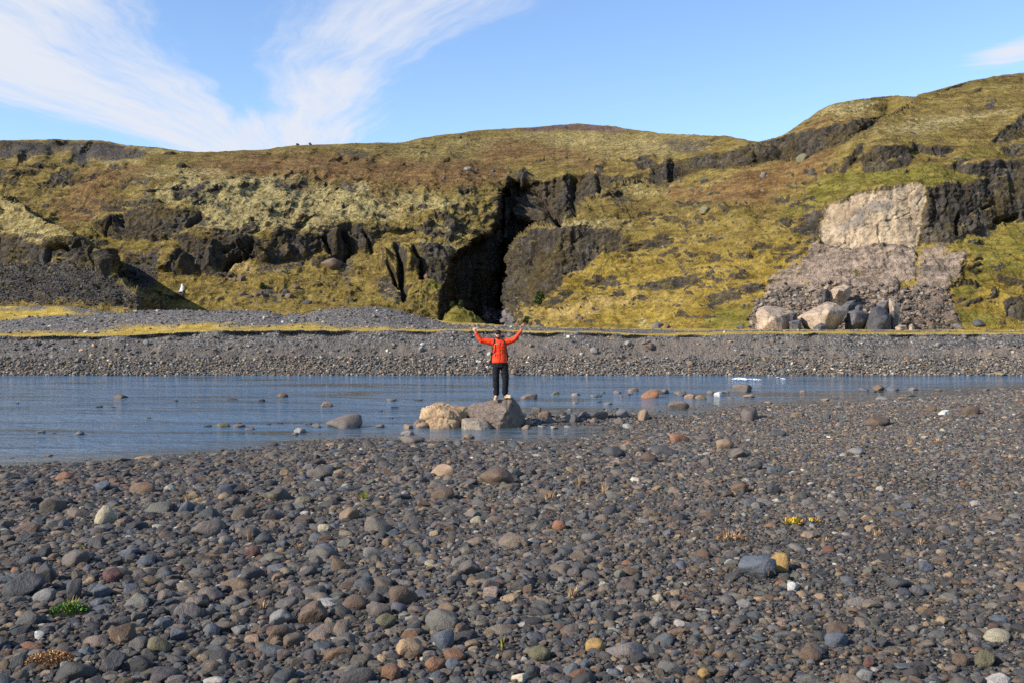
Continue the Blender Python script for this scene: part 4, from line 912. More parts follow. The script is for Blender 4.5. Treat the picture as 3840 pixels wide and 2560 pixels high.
# ---- cobbles of the near shore that the photograph shows larger or stranger than the rest
NOTABLE = [
 ('A', 120, 890, 290, 150, 'dark grey', 'blocky', 'large dark grey slab cut off by the left edge of the gravel'), ('A', 285, 918, 150, 84, 'pale grey', 'blocky', 'pale brownish block beside the big slab at the left edge'),
 ('A', 312, 790, 125, 130, 'dark grey', 'angular', 'upright dark angular stone behind the pale block on the left'), ('A', 488, 895, 130, 130, 'dark grey', 'angular', 'pointed dark stone just above the green cushion plant'), ('A', 690, 880, 130, 84, 'blue-grey', 'angular', 'wedge of dark stone right of the pointed one above the green plant'),
 ('A', 490, 672, 190, 104, 'brown-grey', 'blocky', 'broad brown-grey boulder in the left of the gravel'), ('A', 710, 385, 145, 125, 'cream', 'pitted', 'cream stone with dark holes on the left of the gravel'), ('A', 432, 76, 135, 54, 'orange', 'pitted', 'orange-brown vesicular rock near the left water edge'),
 ('A', 100, 726, 82, 46, 'orange', 'rounded', 'small orange stone above the big slab at the left edge'), ('A', 755, 785, 142, 90, 'reddish', 'pitted', 'reddish-brown pitted stone left of centre'), ('A', 760, 1395, 190, 126, 'dark grey', 'blocky', 'sharp dark slab with a tan lower edge at the lower left'),
 ('A', 950, 1415, 172, 100, 'black', 'rounded', 'black rounded boulder right of the sharp slab at the lower left'), ('A', 450, 1395, 92, 64, 'pale grey', 'blocky', 'pale blocky stone at the edge of the brown withered plant'), ('A', 1080, 1268, 184, 92, 'olive', 'blocky', 'olive stone with a thin white vein along its top'),
 ('A', 2150, 1072, 205, 132, 'brown', 'rounded', 'big rounded brown boulder casting a dark shadow left of centre'), ('A', 1925, 1082, 165, 84, 'pale grey', 'rounded', 'pale double-humped stone beside the big rounded brown boulder'), ('A', 1402, 462, 226, 86, 'brown-grey', 'flat', 'long flat brown-grey boulder in the left middle of the gravel'),
 ('A', 1450, 1162, 112, 78, 'blue-grey', 'rounded', 'egg-shaped blue-grey stone lower left of centre'), ('A', 1220, 1182, 125, 84, 'blue-grey', 'angular', 'leaning blue-grey stone beside the egg-shaped one'), ('A', 1638, 1140, 112, 52, 'pale grey', 'flat', 'flat pale stone right of the egg-shaped blue-grey one'),
 ('A', 265, 1178, 84, 46, 'white', 'angular', 'off-white stone between the green plant and the withered plant'), ('A', 2235, 432, 104, 46, 'cream', 'rounded', 'yellowish rounded stone left of centre in the middle of the gravel'), ('A', 1810, 522, 146, 78, 'dark grey', 'pitted', 'dark vesicular stone beside a thin dry stalk'),
 ('A', 1735, 606, 112, 72, 'reddish', 'pitted', 'dark red vesicular stone below the dark vesicular one'), ('A', 1440, 906, 184, 72, 'brown-grey', 'flat', 'flat brown-grey stone in the left foreground'), ('A', 2175, 672, 112, 70, 'brown-grey', 'blocky', 'squared brown-grey stone left of centre'), ('A', 2200, 58, 186, 70, 'brown-grey', 'pitted', 'large grainy boulder near the water left of centre'),
 ('A', 700, 448, 135, 56, 'grey', 'flat', 'smooth grey stone below the cream holed one'), ('A', 870, 606, 150, 52, 'blue-grey', 'flat', 'flat blue-grey stone in the left middle'), ('A', 1270, 300, 120, 70, 'blue-grey', 'angular', 'fractured blue-grey stone in the left middle'),
 ('A', 1130, 905, 130, 62, 'brown-grey', 'rounded', 'long humped stone left of centre'), ('A', 150, 510, 120, 66, 'dark grey', 'blocky', 'dark block near the left edge above the orange stone'), ('A', 700, 145, 120, 60, 'blue-grey', 'flat', 'smooth blue-grey slab near the left water edge'),
 ('B', 1075, 108, 252, 112, 'brown', 'pitted', 'largest brown vesicular boulder on the gravel below the person'), ('B', 700, 212, 165, 82, 'brown', 'pitted', 'brown pitted block left of the largest vesicular boulder'), ('B', 420, 938, 205, 114, 'brown', 'blocky', 'tall brown boulder with a dark block leaning on its left'),
 ('B', 240, 932, 132, 72, 'dark grey', 'blocky', 'dark block leaning against the tall brown boulder'), ('B', 255, 1032, 184, 102, 'brown-grey', 'rounded', 'rounded brown-grey boulder below the dark block'), ('B', 90, 972, 190, 90, 'brown', 'pitted', 'coarse brown lava lump left of the rounded boulder'),
 ('B', 300, 1092, 152, 80, 'olive', 'pitted', 'olive grainy stone below the rounded brown-grey boulder'), ('B', 880, 732, 154, 86, 'brown-grey', 'rounded', 'smooth domed brown stone at the centre of the gravel'), ('B', 700, 1242, 152, 122, 'blue-grey', 'angular', 'tall angular blue-grey stone in the centre foreground'),
 ('B', 640, 1392, 152, 80, 'rusty', 'pitted', 'rusty lava lump at the bottom centre'), ('B', 775, 1342, 164, 80, 'rusty', 'pitted', 'coarse rusty-brown lump above the pale blue-grey stone'), ('B', 340, 1452, 152, 80, 'rusty', 'pitted', 'rusty stone at the bottom edge left of centre'), ('B', 1755, 1252, 154, 66, 'ochre', 'pitted', 'bright ochre-yellow rock at the lower right of centre'),
 ('B', 1500, 422, 102, 62, 'orange', 'pitted', 'orange crumbly stone right of centre'), ('B', 320, 532, 92, 56, 'tan', 'rounded', 'tan stone left of centre in the gravel'), ('B', 40, 352, 144, 82, 'tan', 'blocky', 'tan boulder in the middle of the gravel left of centre'), ('B', 1030, 892, 122, 72, 'pinkish', 'angular', 'pinkish speckled stone right of the domed brown one'),
 ('B', 1310, 1442, 124, 76, 'dark grey', 'angular', 'dark pyramid stone at the bottom right of centre'), ('B', 770, 1397, 112, 72, 'blue-grey', 'rounded', 'light blue-grey cobble at the bottom centre'), ('B', 900, 1242, 114, 46, 'tan', 'flat', 'long tan stone beside the tall angular blue-grey one'), ('B', 1290, 870, 80, 56, 'brown', 'pitted', 'small brown vesicular stone right of the pinkish one'),
 ('B', 2000, 742, 134, 56, 'brown', 'rounded', 'low brown stone right of centre'), ('B', 2180, 1082, 92, 62, 'pale grey', 'rounded', 'round pale grey stone in the right foreground'), ('B', 610, 672, 82, 42, 'cream', 'rounded', 'cream pebble left of the domed brown stone'), ('B', 2190, 925, 96, 56, 'cream', 'blocky', 'cream square-ended stone right of the dry grass clump'), ('B', 930, 372, 90, 46, 'cream', 'rounded', 'cream stone with small holes in the middle of the gravel'), ('B', 1360, 1320, 170, 82, 'olive', 'pitted', 'broad grainy olive stone at the lower right of centre'),
 ('C', 545, 748, 275, 138, 'blue-grey', 'angular', 'tilted blue-grey and tan slab with white stalks across it'), ('C', 672, 704, 160, 112, 'ochre', 'blocky', 'ochre-brown stone behind the tilted slab'), ('C', 765, 832, 78, 52, 'white', 'rounded', 'egg-shaped white pebble in front of the tilted slab'), ('C', 1082, 1147, 172, 66, 'brown', 'blocky', 'flat-topped brown stone in the right foreground'),
 ('C', 1075, 1228, 166, 78, 'blue-grey', 'rounded', 'pale blue-grey cobble below the flat-topped brown stone'), ('C', 400, 156, 124, 62, 'brown', 'rounded', 'brown rounded stone in the right middle of the gravel'), ('C', 2190, 1192, 204, 56, 'cream', 'pitted', 'long yellowish pitted stone near the right edge'), ('C', 1930, 1367, 114, 68, 'brown', 'pitted', 'brown stone at the lower right'),
 ('C', 2100, 1372, 152, 88, 'olive', 'blocky', 'big olive stone at the lower right corner'), ('C', 1290, 1372, 84, 58, 'reddish', 'blocky', 'dark red block in the right foreground'), ('C', 890, 1322, 154, 78, 'brown', 'pitted', 'brown stone with a pale crust in the right foreground'), ('C', 262, 1302, 92, 46, 'tan', 'rounded', 'smooth tan cobble at the lower right of centre'),
 ('C', 150, 1452, 94, 62, 'ochre', 'pitted', 'knobbly ochre stone at the bottom edge'), ('C', 1490, 832, 174, 62, 'dark grey', 'flat', 'flat dark grainy stone in the right foreground'), ('C', 1640, 872, 122, 56, 'grey', 'rounded', 'grey cobble beside the flat dark grainy stone'), ('C', 1690, 702, 102, 56, 'blue-grey', 'blocky', 'blue-grey block right of the tilted slab'),
 ('C', 430, 957, 112, 52, 'pale grey', 'rounded', 'pale grey stone below the white pebble'), ('C', 2200, 1082, 114, 62, 'blue-grey', 'angular', 'angular blue-grey stone near the right edge'), ('C', 1265, 1462, 114, 60, 'pale grey', 'rounded', 'pale stone at the bottom edge on the right'), ('C', 625, 170, 90, 66, 'dark grey', 'angular', 'dark upright stone in the right middle of the gravel'),
 ('C', 1395, 1222, 84, 60, 'dark grey', 'rounded', 'dark round stone right of the pale blue-grey cobble'), ('C', 240, 560, 90, 40, 'brown-grey', 'flat', 'flat brown-grey stone left of the tilted slab'),
 ('m', 590, 1003, 325, 110, 'orange', 'blocky', 'rusty orange boulder on the right bank of the pool'), ('m', 1270, 1112, 290, 160, 'tan', 'pitted', 'tan speckled boulder on the right of the gravel near the river'), ('m', 1640, 695, 290, 195, 'brown-grey', 'rounded', 'large rounded grey-brown boulder at the right water edge'), ('m', 950, 1012, 265, 78, 'brown-grey', 'flat', 'long brown-grey rock between the orange and tan boulders'),
 ('m', 1490, 1245, 305, 135, 'brown-grey', 'rounded', 'domed boulder below the tan speckled one'), ('m', 390, 1195, 415, 114, 'dark grey', 'blocky', 'long dark grey ridge of rock right of centre'), ('m', 970, 1355, 164, 110, 'brown-grey', 'rounded', 'rounded stone below the long brown-grey rock'), ('m', 1720, 1415, 205, 124, 'dark grey', 'angular', 'dark pyramid of rock on the right of the gravel'),
 ('m', 70, 685, 175, 150, 'tan', 'angular', 'tan pyramid at the water edge right of the pool'), ('m', 1960, 1460, 155, 88, 'blue-grey', 'blocky', 'blue-grey block beside the dark pyramid'), ('m', 2060, 930, 260, 92, 'dark grey', 'pitted', 'dark crumbling lava rock at the right'), ('m', 150, 1305, 265, 124, 'brown', 'rounded', 'low brown boulder right of centre'),
 ('e', 1555, 614, 150, 56, 'brown', 'blocky', 'big flat-topped brown block at the far right shore'), ('e', 1917, 552, 68, 27, 'white', 'flat', 'shiny whitish stone at the far right shore'), ('e', 2070, 552, 112, 46, 'brown', 'pitted', 'holed brown lava rock at the far right shore'), ('e', 95, 787, 132, 58, 'dark grey', 'rounded', 'dark humped boulder right of centre below the pool'), ('e', 1430, 772, 92, 34, 'pale grey', 'flat', 'flat pale grey stone on the right of the gravel'), ('e', 1270, 575, 50, 26, 'grey', 'angular', 'small grey stone on the right shore'), ('e', 1105, 563, 80, 24, 'tan', 'flat', 'flat tan stone by the right water edge'), ('e', 1845, 535, 70, 34, 'brown', 'blocky', 'squat brown stone at the far right water edge'),
 ('s', 675, 1213, 112, 42, 'tan', 'rounded', 'warm tan stone on the edge of the pool'), ('s', 100, 1262, 270, 66, 'brown-grey', 'flat', 'big low grey-brown boulder at the left end of the pool'), ('s', 320, 1302, 110, 36, 'tan', 'flat', 'tan stone below the left end of the pool')]
for v_, x_, y_, w_, h_, col_, shp_, lab_ in NOTABLE:
    s_ = VIEW[v_][2]; b_ = on_shore(*V2(v_, x_, y_)); k_ = b_[1] / F
    rock('cobble', lab_, 'rock', b_, w_ * s_ * k_, h_ * s_ * k_ * 1.05, col_, shp_, 'cobbles on the near shore', dim=.86 if col_ not in ('white', 'cream') else .9)
    RESERVED.append((b_[0], b_[1] + w_ * s_ * k_ * .28, w_ * s_ * k_ * .52))

# ---- rocks standing in the river
def waterrock(v_, x_, y_, w_, h_, col_, shp_, lab_):
    s_ = VIEW[v_][2]; b_ = on_water(*V2(v_, x_, y_)); k_ = b_[1] / F
    sd = float(shore_dist(np.array([b_[0]]), np.array([b_[1]]))[0])
    if sd > 0: b_ = on_shore(*V2(v_, x_, y_))
    rock('river_rock', lab_, 'rock', b_, w_ * s_ * k_, h_ * s_ * k_, col_, shp_, 'rocks in the river', sink=.38)
    RESERVED.append((b_[0], b_[1] + w_ * s_ * k_ * .25, w_ * s_ * k_ * .5))
for a_ in [('w', 1888, 744, 204, 66, 'brown-grey', 'angular', 'largest dome-shaped grey rock in the water left of the person'), ('w', 660, 576, 72, 20, 'brown', 'rounded', 'low brown rock alone in the far left water'), ('w', 1555, 571, 62, 24, 'brown', 'rounded', 'small domed rock in the left part of the river near the far bank'), ('w', 1797, 623, 68, 26, 'tan', 'angular', 'pale tan pointed rock in the water left of the person'),
           ('w', 2157, 591, 58, 15, 'brown-grey', 'flat', 'low flat rock just left of the person in the river'), ('w', 1228, 733, 72, 18, 'olive', 'pitted', 'dark pitted rock in the left middle of the river'), ('w', 1312, 737, 72, 15, 'brown-grey', 'flat', 'smooth flat rock beside the dark pitted one in the river'), ('w', 1372, 751, 52, 15, 'brown-grey', 'rounded', 'small rock right of the smooth flat one in the river'),
           ('w', 1650, 767, 68, 28, 'pale grey', 'rounded', 'light grey rock in front of the dome-shaped rock'), ('w', 1625, 779, 38, 15, 'grey', 'angular', 'small rock touching the light grey one'), ('w', 1745, 738, 56, 23, 'grey', 'angular', 'grey rock left of the dome-shaped rock'), ('w', 2246, 781, 72, 28, 'pale grey', 'rounded', 'pale rock beside the left end of the boulders'),
           ('w', 2093, 738, 52, 19, 'brown-grey', 'angular', 'small rock right of the dome-shaped rock'), ('w', 433, 779, 52, 22, 'grey', 'pitted', 'speckled rock near the left edge of the river'), ('w', 215, 771, 52, 15, 'grey', 'flat', 'low rock near the left edge of the river'), ('w', 258, 896, 52, 11, 'brown-grey', 'flat', 'low stone off the left shore'),
           ('e', 805, 425, 108, 44, 'brown-grey', 'angular', 'tall wedge-shaped rock in the river on the right'), ('e', 295, 458, 108, 42, 'orange', 'blocky', 'orange-brown block in the river right of the person'), ('e', 330, 438, 86, 28, 'tan', 'blocky', 'tan rock behind the orange-brown block'), ('e', 373, 434, 52, 26, 'brown-grey', 'angular', 'grey pointed rock right of the tan one'), ('e', 458, 446, 74, 28, 'brown-grey', 'angular', 'split grey rock in the river right of the orange block'),
           ('e', 515, 459, 66, 25, 'tan', 'rounded', 'tan rounded rock right of the split grey one'), ('e', 570, 467, 66, 25, 'tan', 'rounded', 'second tan rock, lower and nearer'), ('e', 670, 450, 50, 27, 'white', 'angular', 'white rock in the river'), ('e', 625, 433, 46, 16, 'brown-grey', 'rounded', 'low rock behind the white one'), ('e', 842, 455, 68, 19, 'tan', 'angular', 'flat tan rock below the wedge-shaped rock'),
           ('e', 455, 518, 118, 50, 'brown-grey', 'angular', 'brown boulder standing in the shallows right of the pool'), ('e', 945, 489, 46, 14, 'tan', 'angular', 'small tan rock by the right shore shallows'), ('e', 200, 424, 62, 24, 'brown-grey', 'rounded', 'domed rock left of the tan one, nearer the far bank'), ('e', 1560, 417, 66, 32, 'brown', 'rounded', 'brown domed rock far right in the river'),
           ('e', 1635, 417, 72, 23, 'grey', 'pitted', 'crumbly grey rock right of the brown domed one'), ('e', 1476, 418, 56, 18, 'grey', 'flat', 'flat rock left of the brown domed one'), ('e', 1748, 415, 52, 16, 'brown-grey', 'rounded', 'low rock right of the crumbly grey one'), ('e', 1575, 468, 72, 18, 'pale grey', 'angular', 'pale rock at the right shore shallows'),
           ('s', 1265, 823, 172, 50, 'brown-grey', 'rounded', 'smooth rounded rock in the water just right of the person'), ('s', 1515, 779, 92, 29, 'olive', 'flat', 'ragged olive rock in the water right of the person'), ('s', 1728, 791, 92, 27, 'tan', 'flat', 'low tan rock right of the ragged olive one'), ('s', 1900, 807, 82, 31, 'grey', 'angular', 'grey rock in a small cluster right of the person'),
           ('s', 1720, 867, 62, 14, 'tan', 'flat', 'flat reddish-tan stone low in the water'), ('s', 2040, 879, 86, 27, 'grey', 'pitted', 'pitted grey rock above the gravel bar'), ('s', 1665, 944, 56, 26, 'pale grey', 'angular', 'small pale rock behind the gravel bar'), ('s', 75, 1116, 92, 44, 'tan', 'angular', 'small tan rock off the left end of the boulders')]:
    waterrock(*a_)
for v_, x_, y_, w_, h_ in [('w',545,627,38,9),('w',615,629,42,6),('w',965,595,32,11),('w',1280,587,66,8),('w',1437,595,42,13),('w',2305,591,46,8),('w',820,688,26,7),('w',290,773,32,7),('w',1318,719,26,9),('w',1140,731,48,7),('w',1537,716,42,6),('w',1700,723,46,11),('w',2148,689,38,8),('w',65,907,26,5),('w',90,605,26,6),('w',2175,629,46,5),('w',2095,648,32,6),('w',1480,721,26,5)]:
    waterrock(v_, x_, y_, w_, h_, pick.choice(('black', 'dark grey', 'dark grey')), 'flat', 'small dark wet rock barely above the water left of the person')
for v_, x_, y_, w_, h_ in [('e',110,431,48,16),('e',710,431,52,13),('e',737,461,42,10),('e',165,445,42,12),('e',1135,425,32,11),('e',60,493,46,12),('e',1525,424,42,9),('e',1260,471,56,11),('e',1740,448,46,9),('e',1880,416,46,8),('e',2000,421,42,9),('e',2028,436,42,9),('e',1690,463,52,11),('e',12,446,42,9),('e',2150,415,42,9),('e',2250,416,52,15),('e',1320,462,32,6),('s',1990,767,52,18),('s',2258,773,62,15),('s',2225,792,72,23),('s',1950,798,72,17),('s',1950,853,82,13),('s',2170,799,46,17)]:
    waterrock(v_, x_, y_, w_, h_, pick.choice(('brown-grey', 'grey', 'tan', 'dark grey')), pick.choice(('flat', 'rounded')), 'small rock just above the water right of the person')
for i_, (x_, y_, w_, h_, c_, s_, l_) in enumerate([(1340,962,104,62,'brown-grey','angular','brown pointed rock beside the dark side of the big boulder'),(1420,1002,134,62,'brown','rounded','brown rounded rock on the gravel bar'),(1590,976,104,38,'black','rounded','black wet rock on the gravel bar'),(1690,1052,134,84,'grey','rounded','round grey boulder on the gravel bar'),
        (1810,1012,114,62,'brown-grey','rounded','brown-grey cobble behind the round grey boulder'),(1980,1012,154,58,'brown','flat','brown slab on the gravel bar'),(2190,1002,154,78,'grey','angular','fractured grey rock at the right end of the gravel bar'),(2150,1067,114,62,'brown-grey','rounded','stone in front of the fractured grey rock'),(1910,1062,92,56,'brown-grey','rounded','round stone right of the round grey boulder'),
        (1260,1072,144,34,'tan','flat','flat pale stone at the pool edge by the big boulder'),(1235,1112,92,36,'tan','flat','flat stone standing in the pool'),(1480,1062,94,52,'grey','blocky','grey stone left of the round grey boulder'),(2240,1112,124,46,'pale grey','flat','pale flat stone at the tip of the pool'),(1510,1116,88,26,'pale grey','flat','thin flat stone in the pool'),(1390,1101,84,16,'pale grey','flat','thinnest stone lying in the pool'),(1645,1101,74,16,'pale grey','flat','thin stone at the bar edge of the pool'),
        (170,1087,78,58,'tan','rounded','tan cobble at the left foot of the pale boulder'),(222,1107,144,62,'tan','pitted','tan lump in front of the pale boulder'),(310,1102,84,62,'brown-grey','rounded','brown-grey cobble in front of the pale boulder'),(462,1112,146,78,'tan','angular','pointed tan rock in front of the pale boulder'),(905,1072,44,28,'tan','rounded','small stone between the low block and the big boulder'),(290,1062,124,64,'tan','rounded','rounded tan rock leaning on the pale boulder'),(60,1177,130,48,'grey','rounded','grey rock at the left end of the pool')]):
    waterrock('s', x_, y_, w_, h_, c_, s_, l_)

# ---- big boulders: hulls of the faces the photograph shows, subdivided and roughened
def hull_rock(name, label, cat, mat, outline, D, thick, front=(), seg=.07, amp=.02, group=None, drop=.15, seed=1, cracks=0.0, tint=None, soft=.3):
    "outline: pixels of the silhouette; front: (px, py, metres nearer than D)"
    cx_ = sum(p[0] for p in outline) / len(outline); cy_ = sum(p[1] for p in outline) / len(outline)
    pts = [at(x, y, D) for x, y in outline] + [at(x, y, D - f_) for x, y, f_ in front]
    for x, y in outline: pts.append(at(cx_ + (x - cx_) * .72, cy_ + (y - cy_) * .72, D + thick * .5))
    low = sorted(pts, key=lambda p: p.z)[:max(4, len(pts) // 4)]
    pts += [p + Vector((0, 0, -drop)) for p in low]
    bm = bmesh.new()
    for p in pts: bm.verts.new(p)
    r = bmesh.ops.convex_hull(bm, input=bm.verts)
    junk = [g for g in r['geom_interior'] + r['geom_unused'] if isinstance(g, bmesh.types.BMVert)]
    bmesh.ops.delete(bm, geom=list(set(junk)), context='VERTS')
    for _ in range(9):
        es = [e for e in bm.edges if e.calc_length() > seg]
        if not es or len(bm.verts) > 14000: break
        bmesh.ops.subdivide_edges(bm, edges=es, cuts=1)
        bmesh.ops.triangulate(bm, faces=[f_ for f_ in bm.faces if len(f_.verts) > 3])
    bmesh.ops.smooth_vert(bm, verts=bm.verts, factor=soft, use_axis_x=True, use_axis_y=True, use_axis_z=True)
    bm.normal_update()
    v = np.array([x.co[:] for x in bm.verts], np.float32); n = np.array([x.normal[:] for x in bm.verts], np.float32)
    s_ = 1.0 / (seg * 9)
    d = fbm(v[:, 0] * s_, v[:, 1] * s_, v[:, 2] * s_, 5, seed, .55, True) * amp * 1.6 + amp * fbm(v[:, 0] * s_ * .4, v[:, 1] * s_ * .4, v[:, 2] * s_ * .4, 2, seed + 3) * 1.4
    if cracks:
        d1_, d2_, _ = worley(v[:, 0] * s_ * .35, v[:, 1] * s_ * .35, v[:, 2] * s_ * .5, seed); d -= cracks * np.exp(-((d2_ - d1_) / .05) ** 2)
    v = v + n * d[:, None]
    org = Vector((float(v[:, 0].mean()), float(v[:, 1].mean()), float(v[:, 2].min())))
    for x, c_ in zip(bm.verts, v): x.co = Vector(c_.tolist()) - org
    me = bpy.data.meshes.new(name); bm.to_mesh(me); bm.free()
    me.polygons.foreach_set('use_smooth', np.ones(len(me.polygons), bool))
    o = link(name, me, mat); o.location = org
    if tint: o["tint"] = list(COLS[tint])
    return tag(o, label, cat, group)
def boulder_material(name, stops, crack=lin(44, 36, 30), scale=1.0, streak=0.0):
    m, t = new_mat(name); oc = t.n('ShaderNodeTexCoord').outputs['Object']
    n1 = t.noise(oc, 1.7 * scale, 6.0, 0.62, 0.5); n2 = t.noise(oc, 14.0 * scale, 4.0, 0.7); n3 = t.noise(oc, 5.0 * scale, 5.0, 0.6, 1.2)
    c = t.ramp(n1, stops)
    c = t.mix(1.0, c, t.ramp(n2, [(0.3, (0.76, 0.75, 0.74)), (0.5, (1, 1, 1)), (0.75, (1.18, 1.17, 1.15))]), 'MULTIPLY')
    ck = t.mapr(t.math('ABSOLUTE', t.math('SUBTRACT', n3, 0.5)), 0.0, 0.014, 0.75, 0.0)
    c = t.mix(ck, c, crack)
    h = t.math('ADD', t.math('MULTIPLY', n1, 0.8), t.math('SUBTRACT', t.math('MULTIPLY', n2, 0.25), t.math('MULTIPLY', ck, 0.5)))
    return finish(m, t, c, 0.8, h, 0.6, 0.06 / scale, 0.3)
m_main = boulder_material('brown_boulder', [(0.3, lin(96, 82, 72)), (0.5, lin(126, 110, 96)), (0.7, lin(150, 132, 114))])
m_tan = boulder_material('tan_boulder', [(0.3, lin(140, 112, 84)), (0.5, lin(178, 148, 112)), (0.7, lin(196, 168, 132))])
m_block = boulder_material('grey_block', [(0.3, lin(128, 114, 98)), (0.5, lin(156, 140, 122)), (0.7, lin(172, 158, 140))])
sp_ = lambda pts: [V2('s', x, y) for x, y in pts]
sf_ = lambda pts: [V2('s', x, y) + (f_,) for x, y, f_ in pts]
BD = 27.6
big = hull_rock('boulder', 'large angular brown boulder in the river under the standing person', 'boulder', m_main,
    sp_([(552,905),(620,888),(760,880),(890,848),(1000,824),(1095,806),(1132,842),(1160,905),(1208,960),(1228,1012),(1212,1062),(1100,1078),(950,1076),(860,1060),(700,1030),(600,1000)]), BD, 1.5,
    sf_([(890,900,.45),(1050,930,.75),(870,1040,.7),(960,1080,.85),(1140,1072,.55),(640,930,.35),(1090,850,.35),(940,860,.3)]), .045, .030, 'boulders at the river edge', .35, 11, .025)
hull_rock('boulder', 'pale tan cracked boulder left of the one under the person', 'boulder', m_tan,
    sp_([(197,1010),(215,908),(265,882),(345,870),(420,869),(500,893),(560,905),(640,905),(655,950),(640,1020),(600,1080),(560,1095),(420,1090),(250,1050)]), BD - .25, 1.2,
    sf_([(330,900,.3),(430,960,.55),(540,1000,.5),(380,1080,.6),(540,1090,.55),(260,1000,.35)]), .042, .040, 'boulders at the river edge', .35, 12, .035)
hull_rock('boulder', 'low flat-topped block in front of the two boulders', 'boulder', m_block,
    sp_([(604,1020),(640,1008),(760,1008),(850,1030),(896,1080),(905,1110),(880,1130),(700,1126),(598,1122),(596,1090)]), 26.9, .7,
    sf_([(640,1040,.25),(760,1050,.35),(860,1060,.25),(640,1125,.35),(800,1130,.42),(880,1128,.3)]), .035, .010, 'boulders at the river edge', .2, 13, .006)
RESERVED += [(at(*V2('s', 880, 1000), BD)[0], BD, 1.0), (at(*V2('s', 420, 1000), BD)[0], BD, .8), (at(*V2('s', 750, 1080), 26.9)[0], 26.9, .55)]

# ---- the fallen blocks below the scar
m_fall = boulder_material('rockfall_pale', [(0.3, lin(150, 130, 112)), (0.5, lin(194, 170, 144)), (0.7, lin(208, 184, 158))], lin(70, 60, 54), .25)
m_fgrey = boulder_material('rockfall_grey', [(0.3, lin(82, 80, 80)), (0.5, lin(112, 108, 105)), (0.7, lin(136, 130, 122))], lin(46, 44, 44), .25)
m_fdark = boulder_material('rockfall_dark', [(0.3, lin(66, 64, 66)), (0.5, lin(92, 89, 90)), (0.7, lin(112, 108, 106))], lin(36, 35, 36), .25)
rp = lambda pts: [V2('r', x, y) for x, y in pts]
rf = lambda pts: [V2('r', x, y) + (f_,) for x, y, f_ in pts]
FD = 73.5
for lab, mat, ol, fr, D_, th in [
    ('huge pale pinkish fallen block at the left end of the rockfall', m_fall, [(180,740),(215,660),(290,632),(450,640),(600,680),(665,715),(640,860),(540,930),(300,920),(205,880)], [(300,690,1.2),(420,780,1.8),(300,880,1.6),(520,900,1.5)], FD, 4.5),
    ('huge pale tilted block with a black overhang in the middle of the rockfall', m_fall, [(705,775),(850,730),(1000,620),(1080,580),(1200,600),(1325,700),(1290,770),(1100,885),(990,840),(900,860),(760,810)], [(900,740,1.4),(1100,700,2.2),(1200,760,1.6),(1000,830,1.5)], FD, 4.5),
    ('dark grey block right of the pale tilted one', m_fgrey, [(1345,705),(1430,680),(1560,705),(1610,735),(1580,830),(1480,890),(1300,890),(1320,800)], [(1440,720,1.0),(1400,860,1.3),(1540,840,.9)], FD + .5, 3.5),
    ('dark cubic boulder at the right end of the rockfall', m_fdark, [(1660,665),(1740,640),(1820,690),(1885,760),(1880,850),(1830,890),(1640,890),(1580,865),(1610,780)], [(1690,690,1.0),(1830,780,1.3),(1700,870,1.4),(1840,870,1.0)], FD - .6, 3.2),
    ('grey-brown slab leaning behind the dark cubic boulder', m_fgrey, [(1700,620),(1780,570),(1860,550),(1890,640),(1870,700),(1760,690)], [(1800,640,.8)], FD + 2.4, 2),
    ('white-topped upright slab at the right of the rockfall', m_fall, [(1870,545),(1930,560),(1990,650),(1980,760),(1890,770),(1870,680)], [(1920,680,.7)], FD + 1.6, 1.6),
    ('pale block perched high on the debris with black shade under it', m_fall, [(1100,450),(1180,400),(1290,370),(1370,380),(1395,455),(1280,500),(1200,515),(1110,490)], [(1220,440,1.0),(1300,440,.9)], FD + 7, 2.6),
    ('small blue-grey block in front of the pale blocks', m_fgrey, [(600,830),(640,810),(745,808),(750,900),(700,928),(610,920)], [(640,840,.5),(720,900,.6)], FD - 2.2, 1.5),
    ('grey wedge behind the pale tilted block', m_fgrey, [(1250,640),(1330,580),(1420,560),(1460,620),(1400,690),(1300,680)], [(1350,630,.7)], FD + 3, 2),
    ('grey slab at the foot of the pale tilted block', m_fgrey, [(900,900),(1000,840),(1090,880),(1080,920),(940,930)], [(1000,890,.5)], FD - 2, 1.4),
    ('dark block against the huge pinkish one', m_fdark, [(610,730),(700,712),(705,800),(630,810)], [(650,770,.5)], FD - 1.2, 1.2),
    ('small reddish-grey block behind the dark slab', m_fgrey, [(1440,650),(1480,620),(1525,630),(1500,680),(1450,680)], [(1480,650,.3)], FD + 2, 1),
    ('small brown block under the upright slab', m_fgrey, [(1870,720),(1920,690),(1990,760),(1960,785),(1900,780)], [(1920,740,.4)], FD - .2, 1.2),
    ('tan block in front of the rockfall right end', m_fall, [(1940,900),(2000,865),(2080,880),(2090,920),(1950,925)], [(2010,890,.4)], FD - 2, 1.4),
    ('pale small slab above the perched block', m_fall, [(1040,400),(1080,375),(1130,390),(1120,420),(1050,415)], [(1080,400,.3)], FD + 7.5, 1),
    ('white small stone at the rockfall foot', m_fall, [(2125,880),(2150,865),(2170,890),(2150,912),(2130,905)], [(2150,890,.2)], FD - 2, .6),
    ('grey square block on the debris left of the perched one', m_fdark, [(1020,420),(1100,415),(1110,480),(1030,485)], [(1060,450,.4)], FD + 6.6, 1.2)]:
    hull_rock('fallen_block', lab, 'boulder', mat, rp(ol), D_, th, rf(fr), .15 if th > 3 else .11, .045, 'fallen blocks below the scar', 1.0, len(lab), .04, None, .1)

